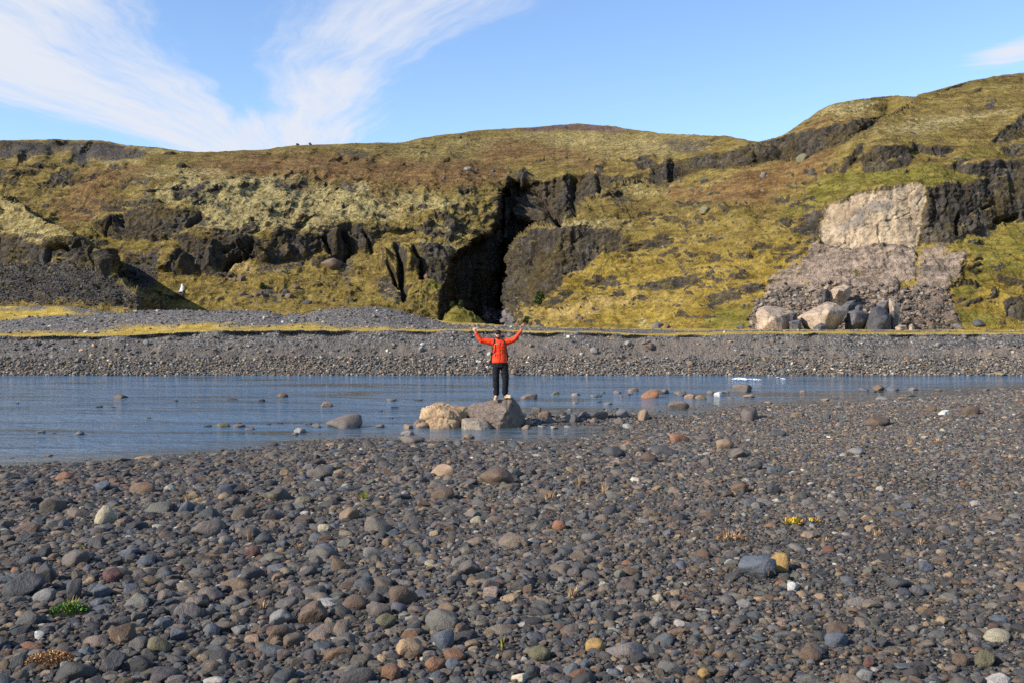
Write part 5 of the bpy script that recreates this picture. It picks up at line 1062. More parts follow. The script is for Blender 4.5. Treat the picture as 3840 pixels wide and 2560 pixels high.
# ---- boulders lying about on the slopes
def slope_rock(v_, x_, y_, w_, h_, col_, shp_, lab_, mossy=False):
    s_ = VIEW[v_][2]; p_, n_ = hill_point(*V2(v_, x_, y_)); k_ = p_[1] / F
    rock('slope_boulder', lab_, 'boulder', p_, w_ * s_ * k_, h_ * s_ * k_, col_, shp_, 'boulders on the hillside', sink=.25)
for a_ in [('b', 640, 1068, 180, 88, 'brown', 'angular', 'large brown split boulder on the slope below the hollowed cliff'), ('c', 1558, 703, 88, 46, 'olive', 'rounded', 'mossy dark-bottomed boulder alone on the ochre slope'), ('d', 420, 572, 92, 42, 'olive', 'rounded', 'mossy boulder at the foot of the long back cliff'), ('b', 1625, 377, 62, 34, 'pale grey', 'pitted', 'pale lichened boulder on the brown heath left of the canyon head'),
           ('a', 1593, 507, 62, 34, 'dark grey', 'rounded', 'dark boulder on the pale lichen ridge on the left'), ('c', 1545, 497, 52, 38, 'dark grey', 'angular', 'dark boulder below the back cliff'), ('c', 1580, 572, 42, 28, 'olive', 'rounded', 'olive boulder above the mossy lone one'), ('c', 1220, 1492, 84, 40, 'grey', 'flat', 'grey flat boulder at the foot of the yellow slope'), ('c', 1285, 1492, 36, 34, 'brown', 'rounded', 'small brown boulder beside the grey flat one'),
           ('c', 1790, 1502, 62, 28, 'grey', 'flat', 'grey slab just left of the rockfall'), ('d', 1390, 1492, 84, 42, 'dark grey', 'blocky', 'dark flat-topped boulder right of the rockfall'), ('d', 1275, 1502, 64, 30, 'grey', 'flat', 'grey boulder between the rockfall and the flat-topped one'), ('d', 60, 1502, 60, 22, 'grey', 'flat', 'low grey stone at the foot of the slope left of the rockfall'),
           ('b', 410, 163, 26, 16, 'dark grey', 'blocky', 'left boulder of the pair on the skyline'), ('b', 503, 158, 26, 18, 'dark grey', 'blocky', 'right boulder of the pair on the skyline'), ('b', 1575, 120, 32, 22, 'dark grey', 'angular', 'boulder just under the skyline left of the summit'), ('k', 118, 1092, 54, 44, 'reddish', 'rounded', 'reddish boulder on the green buttress left of the canyon'), ('k', 437, 1457, 54, 34, 'brown', 'angular', 'brown boulder in front of the green mound at the canyon mouth'),
           ('c', 690, 1432, 42, 30, 'brown', 'rounded', 'lower of two brown boulders on the yellow slope'), ('c', 670, 1402, 44, 26, 'brown', 'rounded', 'upper of two brown boulders on the yellow slope'), ('c', 1950, 442, 54, 30, 'brown-grey', 'rounded', 'rounded boulder high on the brown slope to the right'), ('d', 185, 662, 44, 26, 'brown-grey', 'rounded', 'boulder on the brown slope below the back cliff')]:
    slope_rock(*a_)
for v_, x_, y_, w_, h_ in [('a',2112,1417,72,46),('a',2062,1417,52,34),('a',2022,1392,48,30),('a',2122,1532,70,34),('b',290,1102,48,30),('b',325,1102,44,34),('b',15,1152,52,40),('b',10,1252,54,34),('b',330,1247,52,40),('b',400,1207,56,38),('b',285,1267,60,34),('b',150,1258,40,28),('b',120,1275,50,30),('b',355,1277,64,34),('b',660,1287,34,22),('b',680,1152,32,24),('b',480,1320,70,30),('b',80,1300,50,26)]:
    slope_rock(v_, x_, y_, w_, h_, pick.choice(('brown', 'dark grey', 'olive', 'brown')), pick.choice(('rounded', 'angular')), 'dark boulder in the scatter at the foot of the left slope')
for v_, x_, y_, w_, h_ in [('b',1700,371,32,16),('b',1812,353,42,26),('b',830,450,26,16),('b',1460,412,22,32),('a',1680,537,34,18),('c',1310,577,26,18),('b',830,160,30,12),('b',1130,152,20,10),('b',1300,180,20,12),('b',1620,165,24,12),('b',1590,265,22,14),('b',1500,218,26,16),('c',878,195,24,14),('c',740,335,30,16),('c',878,330,22,12),('b',380,550,36,16),('b',900,520,40,16)]:
    slope_rock(v_, x_, y_, w_, h_, pick.choice(('dark grey', 'brown', 'brown-grey')), pick.choice(('rounded', 'angular')), 'small dark boulder dotted on the upper moorland')
# ------------------------------------------------------------------ the person on the boulder
def plain(name, color, rough=0.8, bump=None, spec=0.3, var=.12, scale=30.0):
    m, t = new_mat(name); oc = t.n('ShaderNodeTexCoord').outputs['Object']; n1 = t.noise(oc, scale, 4.0, 0.6)
    c = t.mix(1.0, tuple(color), t.ramp(n1, [(0.3, (1 - var,) * 3), (0.7, (1 + var,) * 3)]), 'MULTIPLY')
    return finish(m, t, c, rough, t.noise(oc, bump[0], 4.0, 0.6) if bump else None, 0.6, bump[1] if bump else 0.01, spec)
m_skin = plain('skin', lin(232, 176, 150), 0.6, None, 0.4, .06)
m_jacket = plain('orange_jacket', lin(255, 70, 14), 0.62, (14.0, 0.03), 0.35, .06, 8.0)
m_trouser = plain('black_trousers', lin(30, 30, 34), 0.85, (16.0, 0.03), 0.2, .1, 9.0)
m_black = plain('black_fabric', lin(24, 24, 27), 0.7, None, 0.3)
m_gloss = plain('dark_lens', lin(12, 12, 14), 0.1, None, 0.6)
m_boot = plain('tan_boot', lin(206, 178, 132), 0.75, (40.0, 0.01), 0.3)
m_sole = plain('boot_sole', lin(216, 190, 130), 0.8)
m_beard = plain('brown_beard', lin(84, 56, 40), 0.9, (90.0, 0.01), 0.2, .25, 90.0)
m_white = plain('white_print', lin(240, 240, 240), 0.7)
def capsule(bm, a, b, ra, rb, seg=14):
    "a tapered limb segment with round ends"
    a = Vector(a); b = Vector(b); ax = (b - a); L = ax.length or 1e-6; ax = ax / L
    u = ax.orthogonal().normalized(); w = ax.cross(u); rings = []
    prof = [(-ra * math.cos(x), ra * math.sin(x)) for x in (0.25, .7, 1.15)] + [(0, ra), (L, rb)] + [(L + rb * math.sin(x), rb * math.cos(x)) for x in (.4, .85, 1.3)]
    for h, r in prof:
        rings.append([bm.verts.new(a + ax * h + (u * math.cos(q) + w * math.sin(q)) * r) for q in [2 * math.pi * k / seg for k in range(seg)]])
    for r0, r1 in zip(rings, rings[1:]):
        for k in range(seg): bm.faces.new((r0[k], r0[(k + 1) % seg], r1[(k + 1) % seg], r1[k]))
    bm.faces.new(rings[0][::-1]); bm.faces.new(rings[-1])
def loft(bm, rings, seg=20, power=2.0):
    "rings: (centre, rx, ry), stacked along z"
    R_ = []
    for c_, rx, ry in rings:
        ring = []
        for k in range(seg):
            q = 2 * math.pi * k / seg; cs, sn = math.cos(q), math.sin(q)
            e = 2.0 / power
            ring.append(bm.verts.new((c_[0] + rx * math.copysign(abs(cs) ** e, cs), c_[1] + ry * math.copysign(abs(sn) ** e, sn), c_[2])))
        R_.append(ring)
    for r0, r1 in zip(R_, R_[1:]):
        for k in range(seg): bm.faces.new((r0[k], r0[(k + 1) % seg], r1[(k + 1) % seg], r1[k]))
    bm.faces.new(R_[0][::-1]); bm.faces.new(R_[-1])
def blob(bm, c_, r, seg=18, rot_=None):
    g = bmesh.ops.create_uvsphere(bm, u_segments=seg, v_segments=seg // 2 + 2, radius=1.0)
    for v in g['verts']:
        p = Vector((v.co.x * r[0], v.co.y * r[1], v.co.z * r[2]))
        if rot_: p = rot_ @ p
        v.co = p + Vector(c_)
def skin_up(name, bm, voxel, mat, parent, smooth_n=4, noise=0.0):
    "fuse everything in bm into one continuous skin"
    me = bpy.data.meshes.new(name); bmesh.ops.recalc_face_normals(bm, faces=bm.faces); bm.to_mesh(me); bm.free()
    o = bpy.data.objects.new(name, me); C.objects.link(o)
    md = o.modifiers.new('fuse', 'REMESH'); md.mode = 'VOXEL'; md.voxel_size = voxel
    sm = o.modifiers.new('soft', 'SMOOTH'); sm.iterations = smooth_n; sm.factor = .5
    bpy.context.view_layer.update()
    ev = o.evaluated_get(bpy.context.evaluated_depsgraph_get()); me2 = bpy.data.meshes.new_from_object(ev)
    o.modifiers.clear(); o.data = me2; bpy.data.meshes.remove(me); me2.name = name
    v = np.empty(len(me2.vertices) * 3, np.float32); me2.vertices.foreach_get('co', v); v = v.reshape(-1, 3)
    if noise:
        nn = np.empty(len(me2.vertices) * 3, np.float32); me2.vertices.foreach_get('normal', nn); nn = nn.reshape(-1, 3)
        v = v + nn * (noise * fbm(v[:, 0] * 9, v[:, 1] * 9, v[:, 2] * 16, 3, 77, .6, True))[:, None]
        me2.vertices.foreach_set('co', v.ravel())
    me2.polygons.foreach_set('use_smooth', np.ones(len(me2.polygons), bool)); me2.update()
    me2.materials.append(mat); o.parent = parent
    return o
PD = 27.35; PS = F / PD * .2041          # view 'h' pixels -> metres at the person
ox, oy = V2('h', 655, 1500); foot_pt = at(ox, oy, PD)
person = bpy.data.objects.new('person', None); C.objects.link(person); person.location = foot_pt
tag(person, 'person in orange jacket and black trousers standing with both arms raised', 'person')
MPX = .2041 * PD / F
def J(cx, cy, y=0.0): return Vector(((cx - 655) * MPX, y, (1500 - cy) * MPX))
hipL, hipR = J(592, 880, .0), J(735, 880, .0); knL, knR = J(588, 1135, -.05), J(765, 1135, -.04); anL, anR = J(596, 1415, .0), J(757, 1400, .02)
shL, shR = J(535, 445), J(765, 440); elL, elR = J(318, 425, -.05), J(925, 408, -.05); wrL, wrR = J(222, 290, -.09), J(1045, 250, -.08)
def hand(bm, wrist, palm, tips, thumb, spread, r=.0115):
    "palm, four fingers with a knuckle bend, and a thumb leaving the side of the palm"
    capsule(bm, wrist, palm, .028, .038); 
    d = (palm - wrist).normalized(); side = spread
    for k, off in enumerate((-.75, -.25, .25, .75)): capsule(bm, wrist.lerp(palm, .45) + side * off * .026, palm + side * off * .047 + d * .012, .014, .0135, 8)
    for k, (tp, off) in enumerate(zip(tips, (-.75, -.25, .25, .75))):
        root = palm + side * off * .047 + d * .012; mid = root.lerp(tp, .52) + Vector((0, .006, 0))
        capsule(bm, root, mid, r * 1.05, r, 8); capsule(bm, mid, tp + Vector((0, -.008, 0)), r, r * .82, 8)
    base = wrist.lerp(palm, .45) + side * .030; m_ = base.lerp(thumb, .55) + side * .010
    capsule(bm, base, m_, .0135, .0115, 8); capsule(bm, m_, thumb, .0115, .009, 8)
bm = bmesh.new()
head = J(628, 318, -.02)
blob(bm, head + Vector((0, .01, .012)), (.078, .098, .115)); blob(bm, head + Vector((0, -.035, -.055)), (.060, .062, .062))     # cranium, jaw
capsule(bm, head + Vector((0, -.095, .012)), head + Vector((0, -.108, -.020)), .010, .014, 8)                                # nose
blob(bm, head + Vector((-.080, .012, -.008)), (.012, .022, .032)); blob(bm, head + Vector((.080, .012, -.008)), (.012, .022, .032))   # ears
blob(bm, head + Vector((0, -.090, -.048)), (.026, .012, .008))                                                                # mouth
capsule(bm, J(632, 385, .015), J(638, 440, .02), .060, .066)
loft(bm, [(J(655, 900), .155, .105), (J(655, 820), .150, .10), (J(652, 700), .140, .095), (J(650, 560), .165, .11), (J(650, 470), .175, .105), (J(650, 425), .12, .08)])
for s_, e_, w_ in ((shL, elL, wrL), (shR, elR, wrR)): capsule(bm, s_, e_, .055, .043); capsule(bm, e_, w_, .042, .028)
for h_, k_, a_ in ((hipL, knL, anL), (hipR, knR, anR)): capsule(bm, h_, k_, .085, .056); capsule(bm, k_, a_, .056, .040)
capsule(bm, anL, J(578, 1490, -.13), .04, .032); capsule(bm, anR, J(838, 1455, -.06), .04, .032)
zz = lambda x, y, yy: J((1740 + .0893 * x - 1740) / .2041, (1190 + .0893 * y - 1190) / .2041, yy)
hand(bm, wrL, zz(445, 520, -.10), [zz(312, 505, -.11), zz(312, 440, -.115), zz(340, 388, -.115), zz(393, 368, -.11)], zz(502, 432, -.12), (zz(490, 470, -.10) - zz(400, 570, -.10)).normalized())
hand(bm, wrR, J(1055, 200, -.10), [J(1108, 152, -.06), J(1100, 124, -.09), J(1084, 118, -.12), J(1064, 132, -.14)], J(1036, 150, -.15), Vector((-.55, -.75, .25)).normalized())
skin_up('body', bm, .0065, m_skin, person, 3)
# clothes
bm = bmesh.new()
loft(bm, [(J(657, 828), .205, .145), (J(657, 800), .208, .15), (J(655, 700), .196, .140), (J(655, 600), .192, .140), (J(653, 520), .200, .148), (J(652, 460), .196, .135), (J(648, 425), .150, .105), (J(638, 405), .092, .085), (J(634, 388), .082, .078)], 24, 2.4)
for s_, e_, w_, in ((shL, elL, wrL), (shR, elR, wrR)):
    capsule(bm, s_ + Vector((0, 0, -.012)), e_, .092, .068); capsule(bm, e_, w_.lerp(e_, .04), .068, .044)
    capsule(bm, s_.lerp(J(650, 520), .35), s_.lerp(e_, .45) + Vector((0, 0, -.01)), .10, .085)
jk = skin_up('jacket', bm, .011, m_jacket, person, 3, .006); jk["label"] = 'bright orange puffy jacket'
bm = bmesh.new()
loft(bm, [(J(662, 905), .190, .135), (J(660, 850), .195, .135), (J(658, 806), .188, .13)], 22, 2.3)
for h_, k_, a_ in ((hipL, knL, anL), (hipR, knR, anR)): capsule(bm, h_ + Vector((0, 0, .02)), k_, .112, .086); capsule(bm, k_, a_ + Vector((0, 0, .03)), .086, .080)
skin_up('trousers', bm, .011, m_trouser, person, 3, .012)
for an_, toe, lab in ((anL, J(576, 1492, -.15), 'left'), (anR, J(848, 1456, -.06), 'right')):
    bm = bmesh.new(); heel = Vector((an_.x, an_.y + .035, toe.z + .012)) - (toe - an_).normalized() * .02; heel.z = toe.z + .015
    capsule(bm, an_ + Vector((0, 0, .02)), heel + Vector((0, 0, .03)), .056, .052); capsule(bm, heel + Vector((0, 0, .02)), toe + Vector((0, 0, .02)), .048, .042); capsule(bm, an_, heel.lerp(toe, .55) + Vector((0, 0, .035)), .05, .042)
    bt = skin_up('boot', bm, .008, m_boot, person, 3)
    bm = bmesh.new(); capsule(bm, heel + Vector((0, 0, -.018)), toe + Vector((0, 0, -.018)), .05, .046)
    for v in bm.verts: v.co.z = heel.z + (toe.z - heel.z) * .5 - .012 + max(-.012, min(.010, v.co.z - (heel.z + toe.z) / 2 + .018))
    me = bpy.data.meshes.new('sole'); bm.to_mesh(me); bm.free(); link('sole', me, m_sole, bt)
# cap with a visor
bm = bmesh.new(); blob(bm, head + Vector((0, .012, .048)), (.088, .106, .088), 20)
for v in bm.verts: v.co.z = max(v.co.z, head.z + .038)
cap = skin_up('cap', bm, .007, m_black, person, 2)
me = bpy.data.meshes.new('visor'); bm = bmesh.new()
R0 = []
for lay in (0.0, -.008):
    R0.append([[bm.verts.new((head.x + r_ * math.sin(q) * .082, head.y - .055 - (.035 + .065 * rr) * math.cos(q) + .02, head.z + .046 + lay - .022 * rr + .010 * math.cos(q))) for q in [(-1.25 + 2.5 * k / 10) for k in range(11)]] for rr, r_ in ((0, 1.0), (1, .92))])
for lay in R0:
    for k in range(10): bm.faces.new((lay[0][k], lay[0][k + 1], lay[1][k + 1], lay[1][k]))
for k in range(10): bm.faces.new((R0[0][1][k], R0[0][1][k + 1], R0[1][1][k + 1], R0[1][1][k]))
bm.to_mesh(me); bm.free(); link('visor', me, m_black, cap)
bm = bmesh.new()
blob(bm, head + Vector((0, -.052, -.078)), (.058, .052, .045)); capsule(bm, head + Vector((-.066, -.02, -.02)), head + Vector((-.040, -.068, -.072)), .018, .022, 8); capsule(bm, head + Vector((.066, -.02, -.02)), head + Vector((.040, -.068, -.072)), .018, .022, 8)
capsule(bm, head + Vector((-.030, -.094, -.034)), head + Vector((.030, -.094, -.034)), .008, .008, 8)
skin_up('beard', bm, .006, m_beard, person, 2)
glasses = bpy.data.objects.new('sunglasses', None); C.objects.link(glasses); glasses.parent = person
for s_ in (-1, 1):
    bm = bmesh.new(); blob(bm, head + Vector((s_ * .034, -.098, .014)), (.031, .008, .022), 14); me = bpy.data.meshes.new('lens'); bm.to_mesh(me); bm.free(); link('lens', me, m_gloss, glasses)
bm = bmesh.new(); capsule(bm, head + Vector((-.012, -.106, .020)), head + Vector((.012, -.106, .020)), .004, .004, 8)
for s_ in (-1, 1): capsule(bm, head + Vector((s_ * .062, -.092, .020)), head + Vector((s_ * .080, .0, .012)), .004, .004, 8)
me = bpy.data.meshes.new('frame'); bm.to_mesh(me); bm.free(); link('frame', me, m_black, glasses)
def patch(name, pts, mat, parent, y):
    bm = bmesh.new(); f_ = bm.faces.new([bm.verts.new(J(x, z_, y)) for x, z_ in pts]); g = bmesh.ops.extrude_face_region(bm, geom=[f_]); bmesh.ops.translate(bm, verts=[q for q in g['geom'] if isinstance(q, bmesh.types.BMVert)], vec=(0, .02, 0))
    me = bpy.data.meshes.new(name); bm.to_mesh(me); bm.free(); return link(name, me, mat, parent)
patch('chest_logo', [(570, 489), (592, 489), (606, 480), (600, 474), (584, 478)], m_white, person, -.150)
patch('trouser_tag', [(540, 1312), (552, 1312), (552, 1284), (540, 1284)], m_white, person, -.062)
bm = bmesh.new(); zp = [J(650 + 4 * math.sin(k), 400 + 42 * k, -.155 + (.03 if k == 0 else 0)) for k in range(11)]
for p0, p1 in zip(zp, zp[1:]): capsule(bm, p0, p1, .0045, .0045, 6)
me = bpy.data.meshes.new('zip'); bm.to_mesh(me); bm.free(); link('zip', me, plain('zip_orange', lin(214, 50, 14), .5), person)
# backpack, worn but a thing of its own
pack = bpy.data.objects.new('backpack', None); C.objects.link(pack); pack.location = foot_pt
tag(pack, 'black backpack worn over the orange jacket', 'backpack')
bm = bmesh.new(); loft(bm, [(J(655, 800, .24), .16, .08), (J(655, 740, .24), .205, .11), (J(655, 560, .24), .20, .11), (J(652, 440, .23), .17, .09), (J(650, 405, .22), .11, .06)], 20, 3.0)
skin_up('pack_body', bm, .014, m_black, pack, 2)
for nm_, pts, r_ in (('shoulder_strap', [J(575, 402, .06), J(562, 412, -.09), J(548, 470, -.155), J(534, 530, -.168), J(524, 590, -.150), J(514, 650, -.09), J(508, 720, .05), J(512, 760, .16)], .017),
                     ('shoulder_strap', [J(700, 402, .06), J(722, 408, -.09), J(742, 460, -.155), J(766, 525, -.162), J(784, 590, -.140), J(796, 650, -.08), J(802, 740, .05), J(800, 790, .16)], .017),
                     ('webbing', [J(540, 545, -.170), J(552, 600, -.165), J(578, 660, -.160), J(597, 730, -.162)], .006), ('webbing', [J(532, 560, -.168), J(524, 620, -.155), J(538, 680, -.155), J(556, 730, -.158)], .006)):
    bm = bmesh.new()
    for p0, p1 in zip(pts, pts[1:]): capsule(bm, p0, p1, r_, r_, 8)
    skin_up(nm_, bm, min(.008, r_ * .7), m_black, pack, 2)

# ------------------------------------------------------------------ plants
def leaf_material(name, c1, c2, c3):
    m, t = new_mat(name); rnd = t.n('ShaderNodeAttribute', attribute_name='shade').outputs['Fac']
    return finish(m, t, t.ramp(rnd, [(0.0, c1), (0.5, c2), (1.0, c3)]), 0.75, None, 0.5, 0.05, 0.3)
def leaf_cloud(name, mat, parent, n, place, size, seed, aspect=.4, updir=.6):
    "many small pointed leaves; place(r) -> position"
    r = random.Random(seed); V_, F_, Sh = [], [], []
    for _ in range(n):
        p, out_ = place(r); s = size * r.uniform(.6, 1.4)
        d = (out_ + Vector((r.gauss(0, .5), r.gauss(0, .5), r.gauss(updir, .4)))).normalized(); sd_ = d.cross(Vector((r.gauss(0, 1), r.gauss(0, 1), r.gauss(0, 1)))).normalized() * s * aspect
        i = len(V_); V_ += [p, p + d * s * .5 + sd_, p + d * s, p + d * s * .5 - sd_]; F_.append((i, i + 1, i + 2, i + 3)); Sh += [r.random()] * 4
    me = bpy.data.meshes.new(name); me.from_pydata(V_, [], F_); a_ = me.attributes.new('shade', 'FLOAT', 'POINT'); a_.data.foreach_set('value', Sh)
    return link(name, me, mat, parent)
def blades(name, mat, parent, n, rad_, hgt, seed, lean=.5, width=.004):
    r = random.Random(seed); V_, F_, Sh = [], [], []
    for _ in range(n):
        q = r.uniform(0, 6.28); rr = rad_ * math.sqrt(r.random()); p = Vector((rr * math.cos(q), rr * math.sin(q), -.01)); h = hgt * r.uniform(.5, 1.1)
        out_ = Vector((math.cos(q + r.gauss(0, .5)), math.sin(q + r.gauss(0, .5)), 0)) * lean * r.uniform(.3, 1.2); sd_ = Vector((-out_.y, out_.x, 0)).normalized() * width * r.uniform(.7, 1.3); sh = r.random()
        i = len(V_)
        for k in range(4):
            f_ = k / 3; c_ = p + Vector((0, 0, h * f_ * (1 - .25 * lean * f_))) + out_ * h * f_ * f_; w_ = 1 - .85 * f_; V_ += [c_ - sd_ * w_, c_ + sd_ * w_]; Sh += [sh, sh]
        for k in range(3): F_.append((i + 2 * k, i + 2 * k + 1, i + 2 * k + 3, i + 2 * k + 2))
    me = bpy.data.meshes.new(name); me.from_pydata(V_, [], F_); a_ = me.attributes.new('shade', 'FLOAT', 'POINT'); a_.data.foreach_set('value', Sh)
    return link(name, me, mat, parent)
m_green = leaf_material('green_leaf', lin(40, 66, 24), lin(70, 110, 40), lin(110, 150, 60)); m_yg = leaf_material('yellow_green_blade', lin(110, 116, 30), lin(150, 150, 44), lin(190, 176, 80))
m_wither = leaf_material('withered_leaf', lin(86, 52, 34), lin(170, 122, 78), lin(222, 184, 128)); m_straw = leaf_material('dry_straw', lin(128, 98, 66), lin(176, 142, 100), lin(216, 190, 150)); m_autumn = leaf_material('autumn_leaf', lin(200, 120, 40), lin(224, 170, 60), lin(200, 200, 70)); m_bush = leaf_material('bush_leaf', lin(34, 50, 20), lin(58, 78, 30), lin(92, 110, 46))
m_twig = plain('twig', lin(112, 78, 58), .9)
def plant(name, label, view, x_, y_, group=None):
    p = on_shore(*V2(view, x_, y_)); e = bpy.data.objects.new(name, None); C.objects.link(e); e.location = p + Vector((0, 0, .01))
    RESERVED.append((p[0], p[1], .10)); return tag(e, label, 'plant', group), VIEW[view][2] * p[1] / F
def mound(rx, ry, h):
    def f_(r):
        q = r.uniform(0, 6.28); k = math.sqrt(r.random()); x, y = k * math.cos(q), k * math.sin(q); z = h * math.sqrt(max(0, 1 - k * k)) * r.uniform(.5, 1)
        return Vector((x * rx, y * ry, z)), Vector((x, y, .4))
    return f_
e, k_ = plant('cushion_plant', 'green leafy cushion plant with upright grass blades at the lower left', 'A', 475, 1000)
leaf_cloud('leaves', m_green, e, 900, mound(125 * k_, 105 * k_, 58 * k_), 15 * k_, 1, .35, .6); b_ = blades('grass_blades', m_yg, e, 60, 30 * k_, 115 * k_, 2, .35, .004); b_.location.y = .03
leaf_cloud('buds', m_wither, e, 60, mound(130 * k_, 105 * k_, 60 * k_), 10 * k_, 3, .6, .8)
e, k_ = plant('withered_plant', 'brown withered mat of small dry leaves at the lower left corner', 'A', 345, 1340)
leaf_cloud('leaves', m_wither, e, 1300, mound(160 * k_, 130 * k_, 62 * k_), 13 * k_, 4, .5, .5); blades('stems', m_straw, e, 30, 120 * k_, 60 * k_, 5, .6, .003)
e, k_ = plant('rosette_plant', 'small yellow-orange leafy plant on the right of the gravel', 'C', 765, 385)
leaf_cloud('leaves', m_autumn, e, 60, mound(46 * k_, 40 * k_, 14 * k_), 42 * k_, 6, .2, .9)
leaf_cloud('lower_leaves', m_yg, e, 30, mound(44 * k_, 40 * k_, 8 * k_), 24 * k_, 7, .3, .5)
e, k_ = plant('rosette_plant', 'tiny orange plant right of the yellow-orange one', 'C', 905, 368); leaf_cloud('leaves', m_autumn, e, 30, mound(30 * k_, 24 * k_, 10 * k_), 18 * k_, 8, .35, .6)
leaf_cloud('lower_leaves', m_wither, e, 14, mound(30 * k_, 24 * k_, 6 * k_), 14 * k_, 9, .35, .4)
e, k_ = plant('dry_shrub', 'dry twiggy plant with tall reddish stalks right of centre', 'C', 340, 490)
blades('stalks', m_straw, e, 34, 70 * k_, 110 * k_, 10, .9, .003); leaf_cloud('leaves', m_wither, e, 160, mound(110 * k_, 60 * k_, 26 * k_), 15 * k_, 11, .4, .5)
bm = bmesh.new()
for pts in ([(-.05, 0, 0), (-.08, 0, .10), (-.11, 0, .2), (-.105, 0, .36)], [(-.03, .02, 0), (-.07, .02, .08), (-.10, .01, .17), (-.09, 0, .27)]):
    for p0, p1 in zip(pts, pts[1:]): capsule(bm, p0, p1, .003, .0026, 6)
me = bpy.data.meshes.new('tall_stalk'); bm.to_mesh(me); bm.free(); link('tall_stalk', me, m_twig, e)
for v_, x_, y_, w_, h_, gm, lab in [('B',160,215,100,100,m_yg,'green-based grass tuft below the person on the left'),('A',1290,232,90,105,m_straw,'dry straw tuft on the left gravel'),('A',1715,482,60,95,m_straw,'thin dry stalks beside the dark vesicular stone'),('B',1590,890,130,85,m_straw,'pale dry grass clump right of centre'),('B',1640,112,70,85,m_straw,'straw tuft near the river right of the big vesicular boulder'),('B',1430,202,130,72,m_straw,'spreading dry tuft right of the big vesicular boulder'),('B',1810,140,60,60,m_straw,'small straw tuft near the river'),
        ('C',980,510,90,50,m_straw,'flattened dry tuft on the right'),('C',1340,450,110,60,m_straw,'grey dry tuft on the right'),('C',1640,515,110,40,m_straw,'low dry tuft at the right'),('e',1470,692,50,52,m_straw,'reddish straw tuft on the right shore'),('e',1730,712,90,54,m_straw,'widest straw tuft on the right shore'),('e',1888,616,60,28,m_straw,'small straw tuft at the far right shore'),('e',1870,705,60,36,m_straw,'straw tuft beside the widest one'),('A',2050,540,120,50,m_straw,'sparse dry twigs left of centre'),('A',1800,960,140,60,m_straw,'dry twigs by the big rounded brown boulder'),('A',560,560,40,34,m_yg,'tiny green tuft on the left gravel'),('A',235,745,40,90,m_straw,'thin dry stalks behind the slab at the left edge'),('B',1110,1240,40,90,m_yg,'thin green shoots in the centre foreground'),('A',1560,790,34,30,m_yg,'tiny green tuft left of centre'),('e',40,985,70,60,m_straw,'dry stalks right of centre in the middle gravel')]:
    e, k_ = plant('grass_tuft', lab, v_, x_, y_, 'grass tufts on the gravel'); hh_ = h_ * k_; ww_ = w_ * k_ * .5
    blades('blades', gm, e, 46, ww_ * .45, hh_, len(lab) + int(x_), min(1.1, .6 * ww_ / max(hh_, .01)), .0035); blades('dead_blades', m_straw, e, 22, ww_ * .6, hh_ * .55, int(y_), 1.0, .003)
# white stalks lying on the tilted slab
b_ = on_shore(*V2('C', 545, 748))
for pts in ([(475, 705), (510, 700), (540, 735), (575, 760)], [(580, 680), (592, 700), (590, 728)], [(600, 670), (630, 695), (640, 715)]):
    bm = bmesh.new(); q_ = [at(*V2('C', x, y), b_[1] - .10) for x, y in pts]
    for p0, p1 in zip(q_, q_[1:]): capsule(bm, p0, p1, .0028, .0024, 6)
    me = bpy.data.meshes.new('dry_stalk'); bm.to_mesh(me); bm.free(); tag(link('dry_stalk', me, m_straw), 'thin white dry stalk lying against the tilted slab', 'stalk', 'stalks on the slab')
# shrubs at the foot of the cliffs
for v_, x_, y_, w_, h_, lab in [('c', 425, 1320, 76, 74, 'dark green shrub at the foot of the rounded cliff'), ('c', 330, 1452, 50, 36, 'low green shrub beside the track at the canyon mouth'), ('k', 450, 1345, 46, 56, 'tall bright shrub on the green mound at the canyon mouth'), ('k', 372, 1350, 46, 50, 'left shrub on the green mound at the canyon mouth'), ('b', 165, 1210, 38, 40, 'lone dark green bush at the foot of the left slope'), ('k', 340, 1230, 60, 70, 'shrub clinging to the left canyon buttress')]:
    s_ = VIEW[v_][2]; p, n_ = hill_point(*V2(v_, x_, y_))
    if 'green mound' in lab: p = at(*V2(v_, x_, y_), 112.0)
    k_ = s_ * p[1] / F
    e = bpy.data.objects.new('shrub', None); C.objects.link(e); e.location = p; tag(e, lab, 'shrub', 'shrubs below the cliffs')
    W_, H_ = w_ * k_ * .5, h_ * k_
    def crown(r, W_=W_, H_=H_):
        while True:
            q = Vector((r.uniform(-1, 1), r.uniform(-1, 1), r.uniform(0, 1)))
            if (q.x ** 2 + q.y ** 2) / (1.05 - .55 * q.z) ** 2 < 1 and r.random() < .35 + .65 * math.sqrt(q.x ** 2 + q.y ** 2 + (q.z - .4) ** 2): break
        return Vector((q.x * W_, q.y * W_ * .8, q.z * H_ * .95 + .1)), Vector((q.x, q.y, q.z - .3))
    leaf_cloud('crown', m_bush, e, 520, crown, .30 * W_, int(x_), .55, .2)
    bm = bmesh.new()
    for q in range(4): capsule(bm, (0, 0, -.3), (W_ * .5 * math.cos(q * 1.6), W_ * .4 * math.sin(q * 1.6), H_ * .7), .06, .02, 6)
    me = bpy.data.meshes.new('trunk'); bm.to_mesh(me); bm.free(); link('trunk', me, m_twig, e)

